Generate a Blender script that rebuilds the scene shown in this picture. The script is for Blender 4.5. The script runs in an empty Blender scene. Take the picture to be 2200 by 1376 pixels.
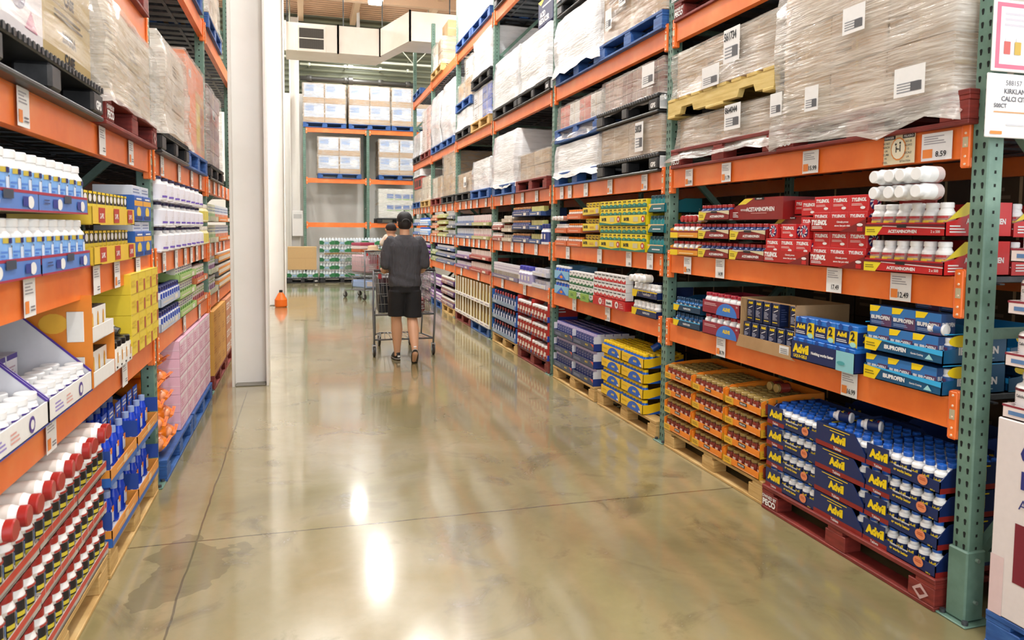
import bpy, math, random
from mathutils import Vector, Matrix, noise
random.seed(11)
D = bpy.data; S = bpy.context.scene; COL = S.collection
R = math.radians; PI = math.pi
# ---------------- camera, world, exposure ----------------
cd = D.cameras.new('camera'); cam = D.objects.new('camera', cd); COL.objects.link(cam); S.camera = cam
cam.matrix_world = Matrix.Translation((0, 0, 1.55)) @ Matrix.Rotation(-.2776, 4, 'Z') @ Matrix.Rotation(PI/2-.0655, 4, 'X') @ Matrix.Rotation(.0094, 4, 'Z')
cd.sensor_width = 36; cd.lens = 1574.13/2200*36; cd.shift_y = -(688-592.47)/2200; cd.clip_end = 200
cd.dof.use_dof = True; cd.dof.focus_distance = 5.5; cd.dof.aperture_fstop = 5.0
w = D.worlds.new('world'); S.world = w; w.use_nodes = True
w.node_tree.nodes['Background'].inputs[0].default_value = (.93, .96, 1, 1); w.node_tree.nodes['Background'].inputs[1].default_value = 1.25
S.view_settings.view_transform = 'Standard'; S.view_settings.look = 'None'; S.view_settings.gamma = 1; S.view_settings.use_curve_mapping = False
S.view_settings.exposure = 0.78
S.cycles.use_denoising = True; S.cycles.max_bounces = 7; S.cycles.diffuse_bounces = 3; S.cycles.glossy_bounces = 3
S.cycles.transparent_max_bounces = 10; S.cycles.caustics_reflective = False; S.cycles.caustics_refractive = False
S.cycles.sample_clamp_indirect = 6
LAMP = 62.0          # emission of the ceiling lamp diffusers
# ---------------- materials ----------------
def lin(h):
    h = h.lstrip('#'); c = [int(h[i:i+2], 16)/255 for i in (0, 2, 4)]
    return tuple(x/12.92 if x <= .04045 else ((x+.055)/1.055)**2.4 for x in c)+(1,)
MATS = {}
class N:                                        # tiny node helper
    def __init__(s, m): s.m = m; s.t = m.node_tree; s.b = s.t.nodes['Principled BSDF']; s.out = s.t.nodes['Material Output']
    def n(s, typ, **kw):
        x = s.t.nodes.new('ShaderNode'+typ)
        for k, v in kw.items(): setattr(x, k, v)
        return x
    def l(s, a, b): s.t.links.new(a, b)
    def coord(s, scale=(1, 1, 1), rot=(0, 0, 0), kind='Object'):
        c = s.n('TexCoord'); m = s.n('Mapping'); m.inputs['Scale'].default_value = scale; m.inputs['Rotation'].default_value = rot
        s.l(c.outputs[kind], m.inputs[0]); return m.outputs[0]
    def noise(s, vec, scale, detail=4, rough=.55, dist=0):
        x = s.n('TexNoise'); x.inputs['Scale'].default_value = scale; x.inputs['Detail'].default_value = detail
        x.inputs['Roughness'].default_value = rough; x.inputs['Distortion'].default_value = dist
        if vec is not None: s.l(vec, x.inputs['Vector'])
        return x.outputs[0]
    def ramp(s, v, stops):
        r = s.n('ValToRGB'); e = r.color_ramp.elements
        while len(e) < len(stops): e.new(.5)
        for k, (p, c) in enumerate(stops): e[k].position = p; e[k].color = c if len(c) == 4 else tuple(c)+(1,)
        s.l(v, r.inputs[0]); return r.outputs[0]
    def mix(s, f, a, b, mode='MIX'):
        x = s.n('Mix', data_type='RGBA', blend_type=mode)
        for k, v in ((0, f), (6, a), (7, b)):
            if hasattr(v, 'node'): s.l(v, x.inputs[k])
            else: x.inputs[k].default_value = v
        return x.outputs[2]
    def math(s, op, a, b=0, c=0):
        x = s.n('Math', operation=op)
        for k, v in ((0, a), (1, b), (2, c)):
            if hasattr(v, 'node'): s.l(v, x.inputs[k])
            else: x.inputs[k].default_value = v
        return x.outputs[0]
    def bump(s, h, st, dist=.01):
        b = s.n('Bump'); b.inputs['Strength'].default_value = st; b.inputs['Distance'].default_value = dist
        s.l(h, b.inputs['Height']); s.l(b.outputs[0], s.b.inputs['Normal'])
def new(name):
    m = D.materials.new(name); m.use_nodes = True; MATS[name] = m; return N(m)
def C(h, rough=.5, metal=0.0):
    """plain printed / painted colour with a faint procedural mottling"""
    k = '%s_%d_%d' % (h.lstrip('#'), rough*100, metal*100)
    if k not in MATS:
        n = new(k); c = lin(h); d = tuple(v*.9 for v in c[:3])+(1,)
        f = n.noise(n.coord(), 35, 2)
        n.l(n.mix(f, c, d), n.b.inputs['Base Color']); n.b.inputs['Roughness'].default_value = rough; n.b.inputs['Metallic'].default_value = metal
    return k
def worn(name, base, dark, light, rough=.4, sc=6, metal=0, streak=(1, 1, 1)):
    n = new(name); v = n.coord(streak)
    a = n.noise(v, sc, 5, .6); b = n.noise(v, sc*7, 3, .6)
    c = n.ramp(a, [(.3, lin(dark)), (.5, lin(base)), (.72, lin(light))])
    c = n.mix(n.math('MULTIPLY', b, .25), c, lin(dark)); n.l(c, n.b.inputs['Base Color'])
    n.b.inputs['Roughness'].default_value = rough; n.b.inputs['Metallic'].default_value = metal; n.bump(b, .15, .002); return name
ORANGE = worn('rack_orange', '#f67d34', '#e66c2a', '#f89250', .35, 3)
GREEN = worn('rack_green', '#68887a', '#537162', '#7d9c8c', .42, 5)
STEEL = worn('deck_steel', '#4d5257', '#35383c', '#6d7278', .45, 8, .5)
CARD = worn('cardboard', '#b08d63', '#a07d54', '#bd9c72', .75, 3)
TANC = worn('cardboard_tan', '#b79b78', '#a58867', '#c7ad8c', .7, 3)
WOOD = worn('pallet_wood', '#c9a466', '#a88247', '#dcbc82', .7, 4, 0, (1, 1, 9))
YWOOD = worn('pallet_yellow_wood', '#d8bd72', '#bd9d52', '#e5cf8e', .65, 4, 0, (1, 1, 9))
RWOOD = worn('pallet_red_paint', '#7e2a22', '#5e1c17', '#98382e', .6, 6, 0, (1, 1, 6))
BWOOD = worn('pallet_blue_paint', '#2c5a9e', '#20437c', '#4a78b8', .55, 6, 0, (1, 1, 6))
BPLAS = worn('pallet_black_plastic', '#2b2b2d', '#1b1b1d', '#47484a', .4, 6)
WHITEP = worn('column_paint', '#efece6', '#e6e1d9', '#f5f2ee', .5, .8)
DUCTM = worn('duct_paint', '#f1e9dc', '#e6dccb', '#f7f1e8', .45, .7)
WALLM = worn('wall_paint', '#ece9e3', '#e2dfd7', '#f2f0eb', .6, .6)
# film
def film(name, lo, hi, tint='#e9e4da', sc=5):
    n = new(name); a = n.noise(n.coord((1, 1, 4.5), (.18, .3, 0)), sc*.8, 4, .5, .5); b = n.noise(n.coord((1.2, 1.2, 24), (.14, .1, 0)), 4, 3, .6, .25)
    n.b.inputs['Base Color'].default_value = lin(tint); n.b.inputs['Roughness'].default_value = .16
    n.b.inputs['Specular IOR Level'].default_value = .9; n.b.inputs['Coat Weight'].default_value = .6; n.b.inputs['Coat Roughness'].default_value = .08
    n.bump(n.math('ADD', a, n.math('MULTIPLY', b, .35)), .55, .03)
    tr = n.n('BsdfTransparent'); mx = n.n('MixShader')
    f = n.math('ADD', n.math('MULTIPLY', n.math('SUBTRACT', a, .42), 2.2), n.math('MULTIPLY', n.math('SUBTRACT', b, .45), 2.4))
    f = n.math('MULTIPLY_ADD', f, hi-lo, (lo+hi)/2); cl = n.n('Clamp'); n.l(f, cl.inputs[0]); cl.inputs[1].default_value = lo*.5; cl.inputs[2].default_value = hi
    n.l(cl.outputs[0], mx.inputs[0]); n.l(tr.outputs[0], mx.inputs[1]); n.l(n.b.outputs[0], mx.inputs[2]); n.l(mx.outputs[0], n.out.inputs[0]); return name
FILM = film('stretch_film', .10, .55); FILMW = film('stretch_film_white', .72, .97, '#f7f7f8', 4); FILMC = film('stretch_film_clear', .07, .38)
n = new('clear_plastic'); n.b.inputs['Base Color'].default_value = (.85, .93, 1, 1); n.b.inputs['Roughness'].default_value = .1; n.b.inputs['Alpha'].default_value = .45
# floor
n = new('polished_concrete'); v = n.coord((1, 1, 1), kind='Object')
a = n.noise(v, .55, 6, .6, .5); b = n.noise(v, 2.2, 8, .62, 1.0); c = n.noise(v, 22, 5, .6)
base = n.ramp(a, [(.3, lin('#756d4b')), (.48, lin('#938961')), (.68, lin('#ab9f7e'))])
base = n.mix(n.ramp(b, [(.30, (.75,)*3), (.45, (0,)*3)]), base, lin('#5a5238'))
base = n.mix(n.math('MULTIPLY', c, .3), base, lin('#6f6546'))
sx = n.n('SeparateXYZ'); n.l(v, sx.inputs[0])
def line(ax, pos, wob, wid):
    other = sx.outputs[ax]; wv = n.math('MULTIPLY', n.math('SUBTRACT', n.noise(v, 3, 3), .5), wob)
    d = n.math('ABSOLUTE', n.math('SUBTRACT', n.math('ADD', other, wv), pos)); return n.math('LESS_THAN', d, wid)
l1 = n.math('MULTIPLY', line(1, 3.785, .03, .006), n.math('GREATER_THAN', sx.outputs[0], -.9))
l2 = n.math('MULTIPLY', line(0, -.515, .03, .0045), n.math('LESS_THAN', sx.outputs[1], 7.2))
l3 = line(1, 8.0, .04, .003)
cr = n.math('MAXIMUM', n.math('MAXIMUM', l1, l2), l3)
# a spill stain beside the left racks
dx = n.math('SUBTRACT', sx.outputs[0], -.52); dy = n.math('SUBTRACT', sx.outputs[1], 3.5)
rr = n.math('SQRT', n.math('ADD', n.math('MULTIPLY', n.math('MULTIPLY', dx, dx), 9), n.math('MULTIPLY', dy, n.math('MULTIPLY', dy, 1.6))))
st = n.math('LESS_THAN', n.math('ADD', rr, n.math('MULTIPLY', n.noise(v, 3.2, 3, .5), 1.7)), 1.38)
base = n.mix(n.math('MULTIPLY', st, .42), base, lin('#4c4632'))
base = n.mix(n.math('MULTIPLY', cr, .75), base, lin('#423c2c'))
n.l(base, n.b.inputs['Base Color'])
n.l(n.ramp(b, [(.3, (.3,)*3), (.6, (.17,)*3)]), n.b.inputs['Roughness']); n.bump(n.math('ADD', n.noise(v, 1.6, 2), n.math('MULTIPLY', c, .04)), .12, .02)
n.b.inputs['Coat Weight'].default_value = .8; n.b.inputs['Coat Roughness'].default_value = .085; n.b.inputs['Coat IOR'].default_value = 1.6
# ceiling deck
n = new('roof_deck'); v = n.coord(); wv = n.n('TexWave', bands_direction='Y'); wv.inputs['Scale'].default_value = 1.6; wv.inputs['Distortion'].default_value = .2; n.l(v, wv.inputs[0])
n.l(n.mix(wv.outputs[1], lin('#c39a7c'), lin('#dcb99c')), n.b.inputs['Base Color']); n.b.inputs['Roughness'].default_value = .6; n.bump(wv.outputs[1], 1, .05)
n = new('shaded_siding'); wv = n.n('TexWave', bands_direction='Z'); wv.inputs['Scale'].default_value = 2; n.l(n.coord(), wv.inputs[0])  # olive siding, its colour lowered to hold the shade under the duct
n.l(n.mix(wv.outputs[1], lin('#4a4e3f'), lin('#676b57')), n.b.inputs['Base Color']); n.bump(wv.outputs[1], .8, .04)
n = new('lamp_glow'); n.b.inputs['Emission Color'].default_value = (1, .985, .96, 1); n.b.inputs['Emission Strength'].default_value = LAMP; n.b.inputs['Base Color'].default_value = (1, 1, 1, 1)
WIRE = C('#8e9092', .3, .8); PAPER = C('#ecebe9', .6); BLACK = C('#151517', .45); WHITE = C('#f1f0ee', .4); INK = C('#1c1a1c', .6); GREY = C('#8f9196', .6)
# ---------------- mesh builder ----------------
TXT = {}
def textgeo(s, bold):
    k = (s, bold)
    if k not in TXT:
        cu = D.curves.new('t', 'FONT'); cu.body = s; cu.size = 1; cu.resolution_u = 2; cu.offset = bold; cu.fill_mode = 'FRONT'
        o = D.objects.new('t', cu); COL.objects.link(o); dg = bpy.context.evaluated_depsgraph_get()
        m = D.meshes.new_from_object(o.evaluated_get(dg)); vs = [tuple(v.co[:2]) for v in m.vertices]; fs = [tuple(p.vertices) for p in m.polygons]
        D.objects.remove(o); D.curves.remove(cu); D.meshes.remove(m)
        x0 = min(v[0] for v in vs); x1 = max(v[0] for v in vs); y0 = min(v[1] for v in vs); y1 = max(v[1] for v in vs)
        TXT[k] = ([((x-(x0+x1)/2)/(y1-y0), (y-(y0+y1)/2)/(y1-y0)) for x, y in vs], fs, (x1-x0)/(y1-y0))
    return TXT[k]
class MB:
    def __init__(s): s.v = []; s.f = []; s.m = []; s.s = []; s.mats = []
    def mi(s, m):
        if m not in s.mats: s.mats.append(m)
        return s.mats.index(m)
    def add(s, vs, fs, mat, smooth=False, tf=None):
        o = len(s.v); s.v += [tuple(tf @ Vector(v)) for v in vs] if tf else [tuple(v) for v in vs]
        k = s.mi(mat)
        for f in fs: s.f.append(tuple(i+o for i in f)); s.m.append(k); s.s.append(smooth)
        return s
    def box(s, x0, y0, z0, x1, y1, z1, mat, tf=None):
        vs = [(x0, y0, z0), (x1, y0, z0), (x1, y1, z0), (x0, y1, z0), (x0, y0, z1), (x1, y0, z1), (x1, y1, z1), (x0, y1, z1)]
        return s.add(vs, [(0, 3, 2, 1), (4, 5, 6, 7), (0, 1, 5, 4), (1, 2, 6, 5), (2, 3, 7, 6), (3, 0, 4, 7)], mat, False, tf)
    def cbox(s, x0, y0, z0, x1, y1, z1, mat, c=.004):      # box with chamfered edges
        vs = []; fs = []
        P = [(x0, x1), (y0, y1), (z0, z1)]; idx = {}
        for i in (0, 1):
            for j in (0, 1):
                for k in (0, 1):
                    sg = (1-2*i, 1-2*j, 1-2*k); p = (P[0][i], P[1][j], P[2][k])
                    for a in range(3):
                        q = [p[b]+(sg[b]*c if b != a else 0) for b in range(3)]
                        idx[(i, j, k, a)] = len(vs); vs.append(q)
        def I(t, a): return idx[tuple(t)+(a,)]
        for a in range(3):
            b, d = (a+1) % 3, (a+2) % 3
            for e in (0, 1):
                q = []
                for (u, w_) in ((0, 0), (1, 0), (1, 1), (0, 1)):
                    t = [0, 0, 0]; t[a] = e; t[b] = u; t[d] = w_; q.append(I(t, a))
                fs.append(tuple(q) if e else tuple(q[::-1]))
            for u in (0, 1):
                for w_ in (0, 1):
                    t0 = [0, 0, 0]; t0[b] = u; t0[d] = w_; t1 = list(t0); t1[a] = 1
                    q = (I(t0, b), I(t1, b), I(t1, d), I(t0, d)); fs.append(q if (u ^ w_) == 0 else q[::-1])
        for i in (0, 1):
            for j in (0, 1):
                for k in (0, 1):
                    q = tuple(idx[(i, j, k, a)] for a in range(3)); fs.append(q if (i+j+k) % 2 else q[::-1])
        return s.add(vs, fs, mat)
    def prism(s, poly, h0, h1, mat, axis='x', tf=None):     # polygon extruded along an axis; poly are the two other coords
        n_ = len(poly); vs = []
        for h in (h0, h1):
            for a, b in poly: vs.append({'x': (h, a, b), 'y': (a, h, b), 'z': (a, b, h)}[axis])
        fs = [tuple(range(n_))[::-1], tuple(range(n_, 2*n_))]+[(i, (i+1) % n_, n_+(i+1) % n_, n_+i) for i in range(n_)]
        return s.add(vs, fs, mat, False, tf)
    def lathe(s, prof, mats, n_=14, tf=None, smooth=True, ax=(1, 1)):  # prof: (r, z); mats: one or one per segment
        if isinstance(mats, str): mats = [mats]*(len(prof)-1)
        vs = [(r*math.cos(2*PI*i/n_)*ax[0], r*math.sin(2*PI*i/n_)*ax[1], z) for r, z in prof for i in range(n_)]
        for k in range(len(prof)-1):
            o = k*n_
            s.add(vs[o:o+2*n_], [(i, (i+1) % n_, n_+(i+1) % n_, n_+i) for i in range(n_)], mats[k], smooth, tf)
        s.add(vs[-n_:], [tuple(range(n_))], mats[-1], False, tf); s.add(vs[:n_], [tuple(range(n_))[::-1]], mats[0], False, tf); return s
    def tube(s, pts, r, mat, n_=8, closed=False):
        P = [Vector(p) for p in pts]; k = len(P); vs = []; prev = None
        for i, p in enumerate(P):
            if closed: t = P[(i+1) % k]-P[i-1]
            else: t = P[min(i+1, k-1)]-P[max(i-1, 0)]
            t.normalize(); u = prev if prev is not None else (Vector((0, 0, 1)) if abs(t.z) < .9 else Vector((1, 0, 0)))
            u = (u-t*u.dot(t)).normalized(); prev = u; w_ = t.cross(u); rr = r[i] if isinstance(r, (list, tuple)) else r
            vs += [tuple(p+(u*math.cos(2*PI*j/n_)+w_*math.sin(2*PI*j/n_))*rr) for j in range(n_)]
        fs = [(i*n_+j, i*n_+(j+1) % n_, ((i+1) % k)*n_+(j+1) % n_, ((i+1) % k)*n_+j) for i in range(k if closed else k-1) for j in range(n_)]
        if not closed: fs += [tuple(range(n_))[::-1], tuple(range((k-1)*n_, k*n_))]
        return s.add(vs, fs, mat, True)
    def ball(s, c, r, mat, n_=14, m_=9, tf=None):
        rx, ry, rz = (r, r, r) if not isinstance(r, (tuple, list)) else r
        vs = [(c[0]+rx*math.sin(PI*(j+.001)/m_*.998)*math.cos(2*PI*i/n_), c[1]+ry*math.sin(PI*(j+.001)/m_*.998)*math.sin(2*PI*i/n_), c[2]-rz*math.cos(PI*j/m_)) for j in range(m_+1) for i in range(n_)]
        fs = [(j*n_+i, j*n_+(i+1) % n_, (j+1)*n_+(i+1) % n_, (j+1)*n_+i) for j in range(m_) for i in range(n_)]
        fs += [tuple(range(n_))[::-1], tuple(range(m_*n_, m_*n_+n_))]
        return s.add(vs, fs, mat, True, tf)
    def art(s, face, B, items, e=.0006):
        """printed artwork on one face of box B=(x0,y0,z0,x1,y1,z1); items in 0..1 face coordinates, later ones on top"""
        x0, y0, z0, x1, y1, z1 = B
        if face == 'F': W, H = x1-x0, z1-z0; P = lambda u, v, d: (x0+u, y0-d, z0+v)
        elif face == 'R': W, H = y1-y0, z1-z0; P = lambda u, v, d: (x1+d, y0+u, z0+v)
        elif face == 'L': W, H = y1-y0, z1-z0; P = lambda u, v, d: (x0-d, y1-u, z0+v)
        else: W, H = x1-x0, y1-y0; P = lambda u, v, d: (x0+u, y0+v, z1+d)
        d = 0
        for it in items:
            d += e
            if it[0] == 'r':
                _, a, b, c_, f_, m = it; s.add([P(a*W, b*H, d), P(c_*W, b*H, d), P(c_*W, f_*H, d), P(a*W, f_*H, d)], [(0, 1, 2, 3)], m)
            elif it[0] == 'p':
                s.add([P(a*W, b*H, d) for a, b in it[1]], [tuple(range(len(it[1])))], it[2])
            elif it[0] == 'e':
                _, a, b, rx, ry, m = it[:6]; a0, a1 = it[6:8] if len(it) > 6 else (0, 360); q = 14
                s.add([P(a*W+rx*W*math.cos(R(a0+(a1-a0)*i/q)), b*H+ry*H*math.sin(R(a0+(a1-a0)*i/q)), d) for i in range(q if a1-a0 == 360 else q+1)], [tuple(range(q if a1-a0 == 360 else q+1))], m)
            elif it[0] == 't':
                _, tx, a, b, hh, m = it[:6]; mw = it[6] if len(it) > 6 else .95; bold = it[7] if len(it) > 7 else .02; shear = it[8] if len(it) > 8 else 0
                vs, fs, wr = textgeo(tx, bold); h = hh*H; sc = min(1, mw*W/(wr*h))
                s.add([P(a*W+(x+shear*y)*h*sc, b*H+y*h, d) for x, y in vs], fs, m)
            elif it[0] == 'l':                       # smudged print lines: u0 v0 u1 v1 count mat
                _, a, b, c_, f_, k, m = it
                for i in range(k):
                    vv = b+(f_-b)*(i+.2)/k; hh = (f_-b)/k*.45; e2 = c_-(c_-a)*(.35 if i % 3 == 2 else .08*(i % 2))
                    s.add([P(a*W, vv*H, d), P(e2*W, vv*H, d), P(e2*W, (vv+hh)*H, d), P(a*W, (vv+hh)*H, d)], [(0, 1, 2, 3)], m)
        return s
    def mesh(s, name):
        me = D.meshes.new(name); me.from_pydata(s.v, [], s.f)
        for k in s.mats: me.materials.append(MATS[k])
        me.polygons.foreach_set('material_index', s.m); me.polygons.foreach_set('use_smooth', s.s); me.update(); return me
def fixn(me):
    import bmesh
    b = bmesh.new(); b.from_mesh(me); bmesh.ops.recalc_face_normals(b, faces=b.faces); b.to_mesh(me); b.free(); return me
def obj(name, me, parent=None, loc=(0, 0, 0), rz=0, label=None, cat=None, group=None, kind=None, rot=None):
    if isinstance(me, MB): me = me.mesh(name)
    o = D.objects.new(name, me); COL.objects.link(o); o.location = loc; o.rotation_euler = rot or (0, 0, rz); o.parent = parent
    if label: o['label'] = label
    if cat: o['category'] = cat
    if group: o['group'] = group
    if kind: o['kind'] = kind
    return o
def struct(name, mb): return obj(name, mb, kind='structure')
LABELS = {}
def chk(l, group=None):
    k = len(l.split())
    if k < 4 or k > 16: print('LABELLEN', k, l)
    if l in LABELS: print('LABELDUP', l)
    LABELS[l] = 1
def inst(P, loc, rz=0, label='', cat='', group=None, rot=None):
    """P = (name, mesh or None, [(child name, child mesh, child loc, [grandchildren])], part label map)"""
    chk(label)
    o = obj(P[0], P[1], None, loc, rz, label, cat, group, rot=rot)
    def kids(par, L):
        for c in L:
            q = obj(c[0], c[1], par, c[2] if len(c) > 2 else (0, 0, 0))
            if len(c) > 3: kids(q, c[3])
    kids(o, P[2]); return o
# ---------------- setting ----------------
struct('floor', MB().box(-6, -3, -.1, 9, 24, 0, 'polished_concrete'))
struct('ceiling', MB().box(-6, -3, 7.6, 9, 24, 7.7, 'roof_deck'))
struct('wall_back', MB().box(-6, 22.3, 0, 9, 22.5, 5.35, WALLM).box(-6, 22.3, 5.35, 9, 22.5, 7.6, 'shaded_siding'))
struct('wall_left', MB().box(-4.2, -1, 0, -4.1, 22.3, 7.6, WALLM))
struct('wall_right', MB().box(7.0, -1, 0, 7.1, 22.3, 7.6, WALLM))
for i, y in enumerate((13.5, 19.2)):                       # roof girders
    struct('trim_%d' % (i+1), MB().cbox(-5.9, y, 7.2, 8.9, y+.18, 7.6, C('#d9b797', .6)))
for i, x in enumerate((-.1, 1.35, 3.4, 5.2)):
    struct('trim_%d' % (i+3), MB().cbox(x, -2.9, 7.38, x+.16, 22.2, 7.6, C('#e0c2a2', .6)))
# building columns: H sections standing on the floor
def column(x0, x1, y, dy, top, label, nm='steel_column'):
    m = MB().cbox(x0, y, 0, x0+.022, y+dy, top, WHITEP, .002).cbox(x1-.022, y, 0, x1, y+dy, top, WHITEP, .002).box(x0+.022, y+dy*.45, 0, x1-.022, y+dy*.45+.02, top, WHITEP)
    r = D.objects.new(nm, None); COL.objects.link(r); r.location = ((x0+x1)/2, y+dy/2, 0); chk(label); r['label'] = label; r['category'] = 'column'
    o = obj('shaft', m, r); o.location = (-(x0+x1)/2, -y-dy/2, 0)
    b = MB().cbox(x0+.03, y+.02, 0, x1-.03, y+dy-.02, .012, C('#8f8b80', .6)); o = obj('base_plate', b, r); o.location = (-(x0+x1)/2, -y-dy/2, 0)
column(-.667, -.333, 7.38, .34, 7.38, 'cream H-section steel column standing nearest, beside the left racks')
column(-.66, -.325, 14.75, .34, 7.38, 'far cream steel column behind the nearer one, orange jug at its foot')
column(-.34, -.08, 21.7, .3, 7.38, 'white steel column at the far wall left of the end rack')
# ---------------- racking ----------------
class Fr:                                   # shelf frame: x to the right as seen from the aisle, y into the rack
    def __init__(s, x, y, z, rot): s.x, s.y, s.z, s.r = x, y, z, rot
    def p(s, lx, ly, lz=0):
        c, n_ = math.cos(s.r), math.sin(s.r); return (s.x+c*lx-n_*ly, s.y+n_*lx+c*ly, s.z+lz)
XR, XL = 2.5, -.84
def FR(yfar, z, dx=0): return Fr(XR+dx, yfar, z, -PI/2)
def FL(ynear, z, dx=0): return Fr(XL-dx, ynear, z, PI/2)
def FB(x, z, y=21.0): return Fr(x, y, z, 0)
def post_mesh(h):
    m = MB(); B = (-.0375, 0, 0, .0375, .075, h)
    m.cbox(-.0375, 0, .006, .0375, .075, h, GREEN, .005)
    hole = C('#0d120f', .9); n_ = int(h/.0508)
    for i in range(1, n_):
        z = i*.0508
        for sx in (-.017, .017):
            pts = [(sx+.0065*math.cos(a)*1.0, z+.007+.0065*math.sin(a)) for a in (R(200), R(160), R(120), R(60), R(20), R(-20))]+[(sx+.0035, z-.011), (sx-.0035, z-.011)]
            m.add([(a, -.0006, b) for a, b in pts], [tuple(range(len(pts)))[::-1]], hole)
        for sd in (-1, 1):
            x = sd*.0381; m.add([(x, .032, z-.006), (x, .042, z-.006), (x, .042, z+.006), (x, .032, z+.006)], [(0, 1, 2, 3) if sd > 0 else (3, 2, 1, 0)], hole)
    return m.mesh('post')
def upright_proto(h, depth=1.07):
    pm = post_mesh(h)
    br = MB(); ks = []
    k = 0; z = .25
    brs = []
    while z+.9 < h:
        b = MB(); b.box(-.016, .07, z-.02, .016, depth-.07, z+.02, GREEN); brs.append(('horizontal_brace', b.mesh('brace')))
        d = MB(); a = (.075, z) if k % 2 == 0 else (depth-.075, z); c = (depth-.075, z+.9) if k % 2 == 0 else (.075, z+.9)
        L = math.hypot(c[0]-a[0], c[1]-a[1]); nx, nz = -(c[1]-a[1])/L*.02, (c[0]-a[0])/L*.02
        d.prism([(a[0]+nx, a[1]+nz), (a[0]-nx, a[1]-nz), (c[0]-nx, c[1]-nz), (c[0]+nx, c[1]+nz)], -.016, .016, GREEN, 'x'); brs.append(('diagonal_brace', d.mesh('brace')))
        z += .9; k += 1
    fp = MB().cbox(-.07, -.035, 0, .07, .11, .008, GREEN, .003).lathe([(.012, .008), (.012, .022), (.004, .022)], STEEL, 8, Matrix.Translation((.052, -.015, 0))).lathe([(.012, .008), (.012, .022), (.004, .022)], STEEL, 8, Matrix.Translation((-.052, -.015, 0)))
    fm = fp.mesh('foot_plate')
    return [('post', pm), ('post', pm, (0, depth-.075, 0)), ('foot_plate', fm), ('foot_plate', fm, (0, depth-.075, 0))]+brs
UP5 = upright_proto(5.6); UP7 = upright_proto(4.28)
OW = ['nearest', 'second', 'third', 'fourth', 'fifth', 'sixth', 'seventh', 'eighth', 'ninth', 'tenth', 'eleventh', 'twelfth']
ORD = ['first']+OW[1:]+['%dth' % i for i in range(13, 40)]
ORD[20:23] = ['21st', '22nd', '23rd']; ORD[30:33] = ['31st', '32nd', '33rd']
BAY = 2.515
YR = [2.2375+BAY*k for k in range(7)]        # right uprights
YL = [2.1475+BAY*k for k in range(5)]        # left uprights (first is outside the frame)
for k, y in enumerate(YR):
    f = FR(y, 0); kids = list(UP5)
    if k == 0:
        g = MB().cbox(-.045, -.012, .01, .045, .083, .295, GREEN, .006); g2 = MB()
        for z in (.09, .26): g2.lathe([(.008, 0), (.008, .012), (.003, .012)], C('#9fb3a8', .3, .6), 8, Matrix.Translation((.045, .035, z)) @ Matrix.Rotation(PI/2, 4, 'Y'))
        kids += [('post_guard', g.mesh('g'), (0, 0, 0), [('bolt', g2.mesh('b'))])]
    inst(('rack_upright', None, kids), f.p(0, 0), f.r, 'green perforated rack upright on the right, %s from the camera%s' % (OW[k], ', with a foot guard' if k == 0 else ''), 'rack upright', 'green uprights of the right racks')
for k, y in enumerate(YL[1:4]):
    f = FL(y, 0); inst(('rack_upright', None, list(UP5)), f.p(0, 0), f.r, 'green perforated rack upright on the left, %s from the camera' % OW[k], 'rack upright', 'green uprights of the left racks')
for k, x in enumerate((.05, 1.76, 3.47, 5.2)):
    f = FB(x, 0); inst(('rack_upright', None, list(UP7)), f.p(0, 0), 0, 'green rack upright of the far wall rack, %s from its left end' % ORD[k], 'rack upright', 'green uprights of the far rack')
def beam_proto(L, h=.127):
    m = MB(); m.prism([(0, 0), (.045, 0), (.045, h-.035), (.03, h-.035), (.03, h), (0, h)], 0, L, ORANGE, 'x')
    m.box(.002, -.0006, h-.009, L-.002, 0, h-.004, C('#f08a50', .35))
    k = []
    for sd in (0, 1):
        x0, x1 = (0, .042) if sd == 0 else (L-.042, L); c = MB(); c.cbox(x0, -.009, h-.165, x1, -.001, h+.03, ORANGE, .006)
        c.cbox(x0 if sd else x0-.0, -.001, h-.165, x1 if sd else x1, .03, h+.03, ORANGE, .004)
        r = MB()
        for z in (h+.012, h-.03, h-.075, h-.12, h-.15): r.lathe([(.0055, 0), (.004, .003)], C('#f6d9c0', .4, .3), 8, Matrix.Translation(((x0+x1)/2, -.009, z)) @ Matrix.Rotation(PI/2, 4, 'X'))
        r.box((x0+x1)/2-.012, -.0105, h-.085, (x0+x1)/2+.012, -.009, h-.045, C('#cfc7a6', .4, .3))
        k.append(('connector', c.mesh('c'), (0, 0, 0), [('rivet', r.mesh('r'))]))
    return ('rack_beam', m.mesh('rack_beam'), k)
BM = beam_proto(2.44); BMB = beam_proto(1.635)
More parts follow.
